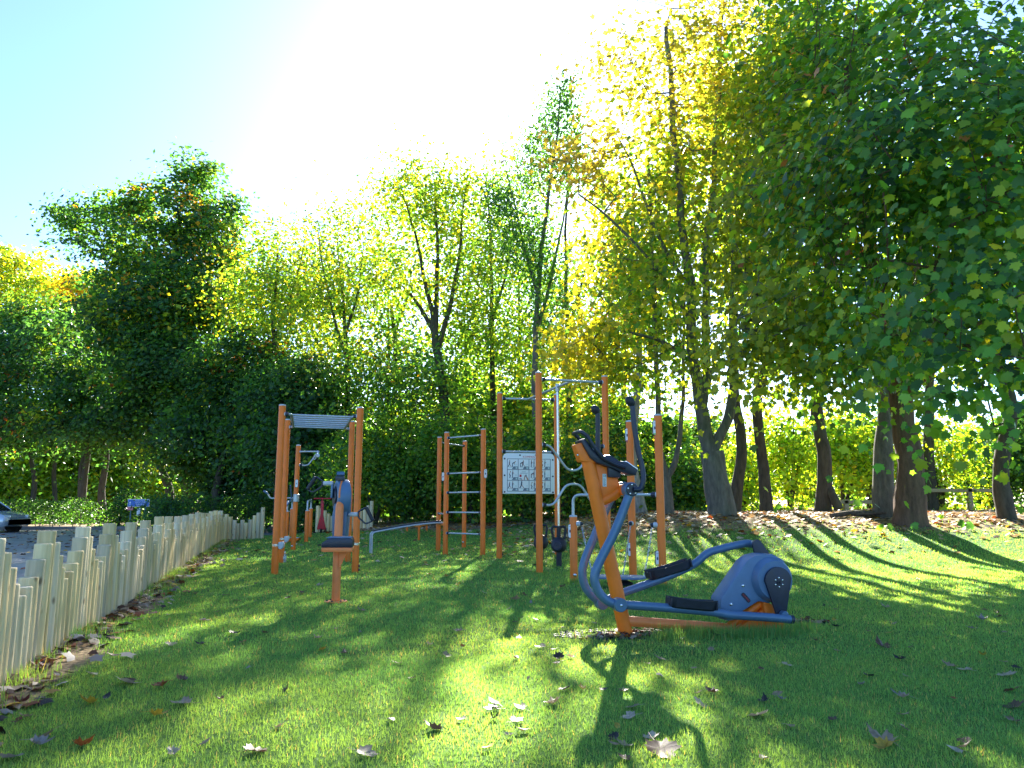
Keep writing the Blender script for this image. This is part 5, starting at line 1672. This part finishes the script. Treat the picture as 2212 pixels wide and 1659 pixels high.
fp_ = MB().prism([(T(x, y, .05).x, T(x, y, .05).z) for x, y in ((172, 378), (222, 362), (262, 455), (300, 487), (205, 478))], lambda a, b_, h: Vector((a, -h, b_)), -.055, .062).build('front_plate', M['orange'], tr, .008)
for x, y in ((253, 434), (188, 440)):
    c_ = T(x, y, .062)
    MB().lathe((c_.x, -.061, c_.z), (0, -1, 0), [(.008, 0), (.008, .004), (.003, .007)], 12).build('bolt', M['steel'], fp_)

# rubber grass mat round the trainer's post
mo = gp(1300, 1372)
mt = thing('rubber_mat', mo, 'black honeycomb rubber mat half overgrown at the cross trainer foot', 'mat')
mb = MB()
hx = .040
for i in range(-9, 13):
    for j in range(-5, 6):
        cx_, cy_ = i * hx * 1.5, (j + .5 * (i % 2)) * hx * 1.732
        if (cx_ / .44 - .1) ** 2 + (cy_ / .22) ** 2 > 1 or random.random() < .2: continue
        c6 = [(cx_ + hx * .8 * math.cos(a_), cy_ + hx * .8 * math.sin(a_), -.002 + gz(mo.x + cx_, mo.y + cy_) - mo.z) for a_ in [math.pi / 3 * k for k in range(7)]]
        mb.tube(c6, .0085, 5, False)
mb.build('lattice', M['black'], mt)['kind'] = 'stuff'

# ------------------------------------------------------------------ sign, scooter, car, rail, log
Ys = 28.5
sb = at(299, 1094, Ys); g0 = gz(sb.x, Ys)
so = Vector((sb.x, Ys, g0))
t = thing('direction_sign', so, 'blue direction sign with white arrow half hidden by a bush', 'sign')
zs = sb.z - g0
wS = .80
MB().box((0, 0, zs + .13), (wS, .02, .27)).build('sign_frame', M['white'], t, .004)
fp2 = MB().box((0, -.012, zs + .13), (wS - .03, .006, .24)).build('sign_face', M['blue_sign'], t)
fns = lambda x, y, h: Vector((x, -.0165, zs + y))
for body, y in (('Humber Bridge', .185), ('Country Park', .115), ('Bridge Pods', .045)):
    vs, fs = text_mesh(body, .068, None, lambda x, yy, h, y=y: fns(x + .07, yy + y, 0)); link('lettering', MB().add(vs, fs).mesh('lettering'), M['white'], fp2)['kind'] = 'stuff'
MB().prism([(-.012, .05), (.012, .05), (.012, .13), (.035, .13), (0, .19), (-.035, .13), (-.012, .13)], lambda a, b_, h: Vector((a - .31, -.016 - h, zs + b_)), 0, .001).build('arrow', M['white'], fp2)
MB().box((-.30, -.004, zs - .075), (.22, .016, .13)).build('pink_plate', M['pink_sign'], t, .003)
MB().box((.02, -.004, zs - .19), (.12, .016, .27)).build('notice_plate', M['white'], t, .003)
mb = MB(); mb.tube([(.02 + .035 * math.cos(a_), -.014, zs - .13 + .035 * math.sin(a_)) for a_ in np.linspace(0, 2 * math.pi, 17)], .004, 5, False); mb.build('notice_ring', M['print_dark'], t)
for x in (-.28, .25):
    MB().rod((x, .02, -.1), (x, .02, zs + .2), .022).build('pole', M['slate'], t)

q = base(696, 24.2)
t = thing('scooter', q, 'red scooter with a T handle standing behind the arm bike', 'scooter')
MB().prism([(-.14, .10), (.14, .10), (.10, .30), (.045, .55), (.05, .98), (-.045, .98), (-.04, .55), (-.10, .30)], lambda a, b_, h: Vector((a, h, b_)), -.03, .03).build('stem', M['red'], t, .012)
MB().rod((-.27, 0, 1.06), (.27, 0, 1.06), .02).build('handle_bar', M['red'], t)
MB().rod((0, 0, .95), (0, 0, 1.07), .022).build('neck', M['red'], t)
MB().box((0, .28, .10), (.13, .5, .03)).build('deck', M['navy'], t, .006)
for y in (-.04, .56):
    MB().lathe((-.02, y, .07), (1, 0, 0), [(.05, 0), (.07, .008), (.07, .032), (.05, .04)], 20).build('wheel', M['tyre'], t)

# parked car, mostly beyond the left edge
nose = at(44, 1120, 30.0)
car = thing('parked_car', (nose.x - 2.0, 30.0, gz(nose.x - 2, 30) + .008), 'silver parked car by the hedge at the left edge', 'car')
HWc = .86


def ring_(x, zlo, zhi, hw, top_in=.06):
    return [(x, -hw + .05, zlo), (x, -hw, zlo + .14), (x, -hw, zhi - .18), (x, -hw + top_in, zhi), (x, hw - top_in, zhi), (x, hw, zhi - .18), (x, hw, zlo + .14), (x, hw - .05, zlo)]


secs = [(-2.05, .32, .62, .70), (-2.0, .24, .78, .80), (-1.6, .20, .88, .86), (-.6, .20, .90, .87), (.5, .20, .88, .87), (1.0, .20, .84, .86), (1.5, .20, .76, .85), (1.85, .22, .66, .80), (2.0, .30, .52, .68)]
vs, fs = [], []
for i, s in enumerate(secs):
    vs += ring_(*s)
    if i: fs += [((i - 1) * 8 + j, (i - 1) * 8 + (j + 1) % 8, i * 8 + (j + 1) % 8, i * 8 + j) for j in range(8)]
fs += [tuple(range(7, -1, -1)), tuple((len(secs) - 1) * 8 + j for j in range(8))]
body = MB().add(vs, fs).build('body', M['car_silver'], car, .03, 50)
cab = [(-1.95, .86, .74), (-1.45, 1.30, .62), (-.9, 1.42, .60), (.0, 1.42, .60), (.45, 1.32, .62), (1.1, .84, .76)]
vs, fs = [], []
for i, (x, z, hw) in enumerate(cab):
    vs += [(x, -.80, .84), (x, -hw, max(z, .85)), (x, hw, max(z, .85)), (x, .80, .84)]
    if i: fs += [((i - 1) * 4 + j, (i - 1) * 4 + j + 1, i * 4 + j + 1, i * 4 + j) for j in range(3)]
fs += [(3, 2, 1, 0), tuple((len(cab) - 1) * 4 + j for j in range(4))]
MB().add(vs, fs).build('cabin', M['car_glass'], car, .02, 50)
MB().add([(-1.5, -.60, 1.30), (-.9, -.58, 1.435), (0, -.58, 1.435), (.45, -.60, 1.335), (.45, .60, 1.335), (0, .58, 1.435), (-.9, .58, 1.435), (-1.5, .60, 1.30)], [(0, 1, 6, 7), (1, 2, 5, 6), (2, 3, 4, 5)]).build('roof', M['car_silver'], car)
for s in (-1, 1):
    for x0, z0, x1, z1 in ((.45, 1.33, 1.1, .85), (-.35, 1.42, -.35, .86), (-1.45, 1.30, -1.95, .87)):
        MB().tube([(x0, s * .625, z0), (x1, s * .785, z1)], .022, 8).build('pillar', M['car_silver'], car)
    mr_ = MB().ball((.82, s * .95, .93), .085, (0, 1, .2), 1.1, 14, 8).build('mirror', M['car_silver'], car)
    for x in (1.22, -1.25):
        MB().lathe((x, s * .845, .30), (0, s, 0), [(.36, -.05), (.36, .026), (.34, .028), (.33, .0)], 28).build('wheel_arch', M['tyre'], car)
        wh = MB().lathe((x, s * .74, .30), (0, s, 0), [(.20, 0), (.29, .01), (.30, .04), (.30, .12), (.28, .14), (.20, .142)], 30).build('wheel', M['tyre'], car)
        MB().lathe((x, s * .76, .30), (0, s, 0), [(.19, .10), (.195, .126), (.16, .118), (.05, .128), (.01, .13)], 24).build('rim', M['steel'], wh)
    MB().box((.2, s * .872, .55), (.012, .006, .55)).build('door_gap', M['tyre'], body)
    MB().box((-.1, s * .878, .74), (.18, .014, .025)).build('door_handle', M['car_silver'], body)
    MB().box((0, s * .875, .27), (2.2, .02, .07)).build('sill', M['car_silver'], body)
    MB().box((1.87, s * .60, .60), (.12, .22, .10), Matrix.Rotation(R(25 * s), 3, 'Z')).build('headlight', M['white'], body, .02)

# timber knee rail at the back on the right
for (pa, pb_, lab) in (((1828, 1083), (1925, 1079), 'low timber rail left of the twin maple trunks'), ((2055, 1058), (2140, 1057), 'low timber rail right of the reddish maple trunk')):
    Yr = 24.0 if pa[0] < 2000 else 24.5
    x0, x1 = at(pa[0] - 45, pa[1], Yr).x, at(pb_[0] + 20, pb_[1], Yr).x
    zr = at(pa[0], pa[1], Yr).z
    ro = Vector((x0, Yr, gz(x0, Yr)))
    t = thing('timber_rail', ro, lab, 'rail fence', 'timber rails under the trees')
    MB(ro).box(((x0 + x1) / 2, Yr, zr - .02), (x1 - x0, .09, .11)).build('rail', M['rail_wood'], t, .01)
    for xp in (at(pa[0], 1090, Yr).x if pa[0] < 2000 else at(2096, 1080, Yr).x, x1 - .1):
        MB(ro).box((xp, Yr + .02, (zr + gz(xp, Yr)) / 2 - .02), (.14, .13, zr - gz(xp, Yr) + .16)).build('post', M['rail_wood'], t, .012)

# fallen trunk on the bank
a = at(1795, 1117, 17.4); c = at(1945, 1108, 17.8)
a.z = gz(a.x, a.y) + .05; c.z = gz(c.x, c.y) + .07
t = thing('fallen_branch', a, 'dead branch lying on the leaves left of the twin maple trunks', 'log')
MB(a).tube(spline([a, a.lerp(c, .3) + Vector((0, .05, .03)), a.lerp(c, .6) + Vector((0, -.05, -.01)), c], 6), [.05 + .0022 * i for i in range(19)], 12).build('trunk', M['dead_wood'], t)
MB(a).tube([a.lerp(c, .35), a.lerp(c, .6) + Vector((.05, -.28, .02)), a.lerp(c, .8) + Vector((.1, -.36, .0))], [.04, .03, .018], 8).build('side_branch', M['dead_wood'], t)

# ------------------------------------------------------------------ fallen leaves
LEAF_COL = {
    'tan': (.33, .24, .15), 'cream': (.44, .36, .27), 'brown': (.14, .07, .04), 'dark': (.03, .024, .022), 'gold': (.50, .32, .035), 'rust': (.30, .085, .025), 'plum': (.11, .032, .036), 'grey': (.27, .245, .23)}


def dry_mat(name, col):
    m, n, l, p = nodes_of(name)
    tc = n.new('ShaderNodeTexCoord')
    a = n.new('ShaderNodeTexNoise'); a.inputs['Scale'].default_value = 5; a.inputs['Detail'].default_value = 6
    l.new(tc.outputs['Object'], a.inputs['Vector'])
    rp = n.new('ShaderNodeValToRGB')
    rp.color_ramp.elements[0].position = .3; rp.color_ramp.elements[1].position = .7
    rp.color_ramp.elements[0].color = (*[c * .6 for c in col], 1); rp.color_ramp.elements[1].color = (*[min(1, c * 1.2) for c in col], 1)
    l.new(a.outputs['Fac'], rp.inputs['Fac']); l.new(rp.outputs['Color'], p.inputs['Base Color'])
    p.inputs['Roughness'].default_value = .5
    t = n.new('ShaderNodeBsdfTranslucent'); l.new(rp.outputs['Color'], t.inputs['Color'])
    mx = n.new('ShaderNodeMixShader'); mx.inputs[0].default_value = .3
    l.new(p.outputs[0], mx.inputs[1]); l.new(t.outputs[0], mx.inputs[2]); l.new(mx.outputs[0], n['Material Output'].inputs['Surface'])
    return m


DRY = {k: dry_mat('dry_leaf_' + k, c) for k, c in LEAF_COL.items()}


def dry_leaf_mesh(shape, curl, col, seed):
    rg = random.Random(seed)
    V2, F = SHAPES['maple' if shape == 'maple' else 'oval']
    fold = rg.uniform(-.4, .8); tw = rg.uniform(-.5, .5)
    vs = []
    for x, y in V2:
        x -= .4
        z = curl * (x * x * 1.1 + y * y * (1 + fold)) + tw * x * y * .6 + rg.uniform(-.03, .03)
        vs.append((x, y * (1 - .25 * abs(curl)), z))
    mn = min(v[2] for v in vs)
    mb = MB().add([(x, y, z - mn) for x, y, z in vs], [tuple(f) for f in F])
    z0 = -mn + curl * .16
    mb.tube([(-.4, 0, z0), (-.62, .03 * tw, max(.01, z0 - .05)), (-.85, .12 * tw, max(.01, z0 * .5))], .012, 4)
    me = mb.mesh('fallen_leaf', 0, 60)
    me.materials.append(DRY[col])
    return me


DL = {}
for ci, col in enumerate(LEAF_COL):
    for k in range(3):
        DL[(col, k)] = dry_leaf_mesh('maple' if k < 2 else 'oval', [.35, 1.0, .6][k], col, ci * 10 + k)


def put_leaf(p, size, col, k, tilt, label, group='maple leaves lying on the lawn', lift=.012):
    ob = link('fallen_leaf', DL[(col, k)])
    ob.location = (p.x, p.y, gz(p.x, p.y) + lift)
    ob.scale = (size, size, size)
    ob.rotation_euler = (random.gauss(0, tilt), random.gauss(0, tilt), random.uniform(0, 6.28))
    return tag(ob, label, 'leaf', group)


special = [
    (1430, 1628, .19, 'brown', 0, 'large brown maple leaf at the bottom edge right of centre'), (1195, 1525, .13, 'tan', 1, 'curled tan maple leaf in the middle of the front lawn'),
    (1905, 1608, .16, 'tan', 1, 'curled tan leaf with a long stalk at the lower right'), (1640, 1550, .14, 'cream', 0, 'flat cream maple leaf below the cross trainer wheel'),
    (845, 1560, .09, 'grey', 2, 'small pinkish grey leaf at the bottom left of centre'), (275, 1478, .19, 'cream', 0, 'big pale maple leaf near the foot of the log fence'),
    (347, 1487, .12, 'rust', 1, 'upright rust coloured leaf beside the big pale one'), (85, 1612, .12, 'grey', 1, 'crumpled grey leaf near the lower left corner'),
    (178, 1615, .11, 'rust', 1, 'orange curled leaf near the lower left corner'), (22, 1642, .12, 'grey', 0, 'flat grey leaf in the bottom left corner'),
    (45, 1518, .13, 'plum', 1, 'dark red leaf on the soil at the left edge'), (102, 1446, .14, 'plum', 1, 'dark red leaf on the soil under the log fence'),
    (1070, 1537, .07, 'dark', 1, 'small dark leaf in the middle of the front lawn'), (617, 1497, .07, 'dark', 1, 'small black leaf on the lawn below the arm bike'),
    (435, 1396, .10, 'dark', 1, 'black curled leaf on the lawn right of the fence'), (745, 1416, .10, 'brown', 1, 'brown curled leaf below the arm bike base plate'),
    (1905, 1403, .16, 'brown', 1, 'brown maple leaf on the lawn right of the cross trainer wheel'), (2050, 1446, .12, 'tan', 1, 'tan leaf right of the brown one near the right edge'),
    (2175, 1463, .14, 'cream', 0, 'cream maple leaf at the right edge of the lawn'), (2192, 1530, .14, 'dark', 0, 'dark leaf at the right edge of the front lawn'),
    (1552, 1377, .18, 'brown', 1, 'folded brown leaf standing in the tuft under the cross trainer bar'), (1805, 1357, .10, 'dark', 1, 'black curled leaf right of the cross trainer foot'),
    (990, 1368, .11, 'tan', 1, 'tan leaf on the lawn left of the rubber mat'), (685, 1378, .10, 'cream', 1, 'pale leaf left of the arm bike base plate'),
    (735, 1303, .07, 'gold', 0, 'small yellow leaf lying against the arm bike base plate'), (440, 1345, .12, 'tan', 0, 'tan leaf halfway between the fence and the arm bike'),
    (690, 1268, .11, 'cream', 1, 'pale curled leaf left of the arm bike post'), (1700, 1440, .09, 'cream', 0, 'cream leaf on the lawn below the cross trainer foot rod'),
    (1510, 1500, .07, 'tan', 2, 'small tan leaf in the trainer shadow'), (1500, 1444, .06, 'tan', 2, 'tiny tan leaf just below the trainer base bar'),
    (1215, 1272, .11, 'plum', 1, 'purplish leaf leaning on the short orange post'), (1920, 1370, .10, 'gold', 2, 'golden leaf on the right lawn beside the wheel'),
    (760, 1468, .07, 'plum', 2, 'small dark red leaf below the arm bike'), (1140, 1470, .05, 'tan', 2, 'tiny pale leaf left of the trainer shadow'),
]
for x, y, s, c, k, lab in special:
    put_leaf(gp(x, y), s * .86, c, k, .22, lab)
rl = random.Random(9)
names_c = ['tan', 'cream', 'brown', 'dark', 'gold', 'rust', 'grey']
LAB = {'tan': 'small tan dry leaf scattered on the lawn', 'cream': 'small pale cream leaf scattered on the lawn', 'brown': 'small brown leaf scattered on the lawn', 'dark': 'small blackened leaf scattered on the lawn',
       'gold': 'small yellow leaf scattered on the lawn', 'rust': 'small rust coloured leaf scattered on the lawn', 'grey': 'small grey leaf scattered on the lawn'}
cnt = 0
while cnt < 190:
    px = rl.uniform(20, 2200)
    py = 1190 + (rl.random() ** 1.9) * 460
    p = gp(px, py)
    if fence_side(p.x, p.y) < .25 or p.y > 15: continue
    if px < 1100 and rl.random() < .25: continue
    c = rl.choices(names_c, [4, 2.2, 3, 1.6, 1.3, 1.2, 1.5])[0]
    put_leaf(p, rl.uniform(.045, .10) * (1.15 if rl.random() < .2 else 1), c, rl.randrange(3), .25, LAB[c])
    cnt += 1

# litter nobody could count
LC = np.array([LEAF_COL[k] for k in ('tan', 'brown', 'gold', 'rust', 'cream', 'dark', 'grey')])


def litter(name, label, pts, smin, smax, w, seed):
    rg = np.random.default_rng(seed)
    n = len(pts)
    z = terr(pts[:, 0], pts[:, 1]) + rg.uniform(.012, .035, n)
    w = np.array(w, float); w /= w.sum()
    cols = LC[rg.choice(7, n, p=w)] * rg.normal(1, .2, (n, 1))
    P3 = np.stack([pts[:, 0], pts[:, 1], z], -1)
    me = leaves_mesh(name, P3, rg.uniform(smin, smax, n), np.clip(cols, .01, .9), 'maple6', .32, .1, .55, rg)
    tag(link(name, me, M['litter']), label, 'leaf litter', kind='stuff')


rg = np.random.default_rng(91)
c = np.stack([rg.uniform(-7, 17, 60000), rg.uniform(13, 33, 60000)], -1)
keep = (np.abs(c[:, 0]) < .76 * c[:, 1] + 1) & (rg.random(len(c)) < np.clip(litter_amount(c[:, 0], c[:, 1]) ** 1.3 * (.95 - .5 * sm(20, 30, c[:, 1])) + .03 * sm(12, 16, c[:, 1]), 0, 1)) & (lot_mask(c[:, 0], c[:, 1]) < .1)
litter('leaf_litter', 'thick fallen leaves covering the bank under the trees', c[keep][:17000], .08, .16, [5, 2, 2.6, 1.3, 6, .3, 1.2], 92)
# strip of soil by the fence
n = 900
u = rg.uniform(-1.5, 19, n); s = np.abs(rg.normal(0, .17, n)) + .07
c = np.stack([FA[0] + FD[0] * u + FN[0] * s, FA[1] + FD[1] * u + FN[1] * s], -1)
litter('leaf_litter', 'dry leaves gathered on the soil along the log fence', c, .05, .12, [3, 3, .8, 1.2, 3, 2.5, 2], 93)
# bits of dead leaf and bare earth round the trainer feet
q = np.concatenate([np.stack([rg.normal(c_.x, .10, 90), rg.normal(c_.y, .06, 90)], -1) for c_ in (gp(1395, 1372), gp(1435, 1368), gp(1738, 1345), gp(1330, 1378))])
litter('leaf_litter', 'dead leaf scraps round the feet of the cross trainer', q, .025, .07, [3, 4, .4, .6, 2, 3, 2], 96)
# on the car park
n = 2600
c = np.stack([rg.uniform(-26, -5.4, n), rg.uniform(9, 32.8, n) ** 1.0], -1)
keep = (fence_side(c[:, 0], c[:, 1]) < -.9) | ((c[:, 1] > 26.4) & (c[:, 0] < -5.6))
litter('leaf_litter', 'brown leaves strewn over the grey car park', c[keep], .08, .16, [4, 4, 1.5, 1, 1.5, 3, 2], 94)

# ------------------------------------------------------------------ grass
def grass(name, label, pts, hgt, wid, seed, cols=None, lean=.6):
    rg = np.random.default_rng(seed)
    n = len(pts)
    z = terr(pts[:, 0], pts[:, 1]) - .004
    yaw = rg.uniform(0, 2 * np.pi, n)
    l_ = np.abs(rg.normal(0, lean, n))
    la = rg.uniform(0, 2 * np.pi, n)
    bx = np.stack([np.cos(yaw), np.sin(yaw), np.zeros(n)], -1) * (wid / 2)[:, None]
    b0 = np.stack([pts[:, 0], pts[:, 1], z], -1)
    tip = b0 + np.stack([np.cos(la) * np.sin(l_) * hgt, np.sin(la) * np.sin(l_) * hgt, np.cos(l_) * hgt], -1)
    vs = np.stack([b0 - bx, b0 + bx, tip], 1).reshape(-1, 3)
    fs = np.arange(n * 3).reshape(-1, 3)
    if cols is None:
        pn = .5 + .25 * np.sin(pts[:, 0] * 1.9 + 1.1 * np.sin(pts[:, 1] * 1.3)) + .25 * np.sin(pts[:, 1] * 2.3 + pts[:, 0])
        A_, B_, C_ = np.array([.105, .30, .125]), np.array([.185, .375, .125]), np.array([.40, .38, .20])
        pn = pn + .30 * np.sin(pts[:, 0] * .7 + 2.0 * np.sin(pts[:, 1] * .45)) + .18 * np.sin(5.1 * pts[:, 0] + 3 * np.sin(2.9 * pts[:, 1]))
        mixv = np.clip(pn + rg.normal(0, .25, n), 0, 1)[:, None]
        cols = A_ * (1 - mixv) + B_ * mixv
        dry = (rg.random(n) < .05)[:, None]
        cols = np.where(dry, C_, cols) * np.clip(rg.normal(1, .18, (n, 1)), .5, 1.6)
    me = fast_mesh(name, vs, fs, np.repeat(cols, 3, axis=0))
    tag(link(name, me, M['grass']), label, 'grass', kind='stuff')


def turf_points(y0, y1, dens, seed):
    rg = np.random.default_rng(seed)
    w = .80 * y1 + .6
    n = int(2 * w * (y1 - y0) * dens)
    c = np.stack([rg.uniform(-w, w, n), rg.uniform(y0, y1, n)], -1)
    k = (np.abs(c[:, 0]) < .78 * c[:, 1] + .5) & (fence_side(c[:, 0], c[:, 1]) > .10)
    lit = litter_amount(c[:, 0], c[:, 1])
    k &= rg.random(n) > np.clip(lit * 1.25 - .1, 0, .985)
    k &= ~((((c[:, 0] - mo.x) / .46 - .1) ** 2 + ((c[:, 1] - mo.y) / .26) ** 2 < 1) & (rg.random(n) < .35))
    return c[k]


allp, allh, allw = [], [], []
for i, (y0, y1, dn, h, w) in enumerate(((1.7, 3.2, 16000, .023, .0034), (3.2, 5.5, 9500, .025, .0045), (5.5, 9, 4200, .028, .0075), (9, 14, 1550, .031, .013), (14, 24, 440, .036, .023))):
    p = turf_points(y0, y1, dn, 700 + i)
    rg = np.random.default_rng(720 + i)
    allp.append(p); allh.append(h * np.clip(rg.normal(1, .3, len(p)), .4, 2)); allw.append(np.full(len(p), w))
P2 = np.concatenate(allp)
grass('turf_grass', 'short green mown grass covering the lawn', P2, np.concatenate(allh), np.concatenate(allw), 741)
# longer tufts: under the trainer and along the fence
rg = np.random.default_rng(761)
tu = []
for x, y in ((1480, 1368), (1520, 1372), (1560, 1375), (1605, 1372), (1640, 1374), (1680, 1372), (1440, 1376), (1240, 1262), (1430, 1272), (1720, 1362)):
    c = gp(x, y)
    tu.append(np.stack([rg.normal(c.x, .09, 420), rg.normal(c.y - .06, .05, 420)], -1))
for k in range(60):
    u = rg.uniform(-1.5, 19); s = rg.uniform(.07, .14)
    c = (FA[0] + FD[0] * u + FN[0] * s, FA[1] + FD[1] * u + FN[1] * s)
    tu.append(np.stack([rg.normal(c[0], .09, 90), rg.normal(c[1], .12, 90)], -1))
tu = np.concatenate(tu)
tu = tu[fence_side(tu[:, 0], tu[:, 1]) > .06]
grass('long_grass', 'longer grass tufts under the cross trainer and along the fence', tu, np.clip(rg.normal(.085, .025, len(tu)), .03, .15), np.full(len(tu), .006), 762, None, .3)
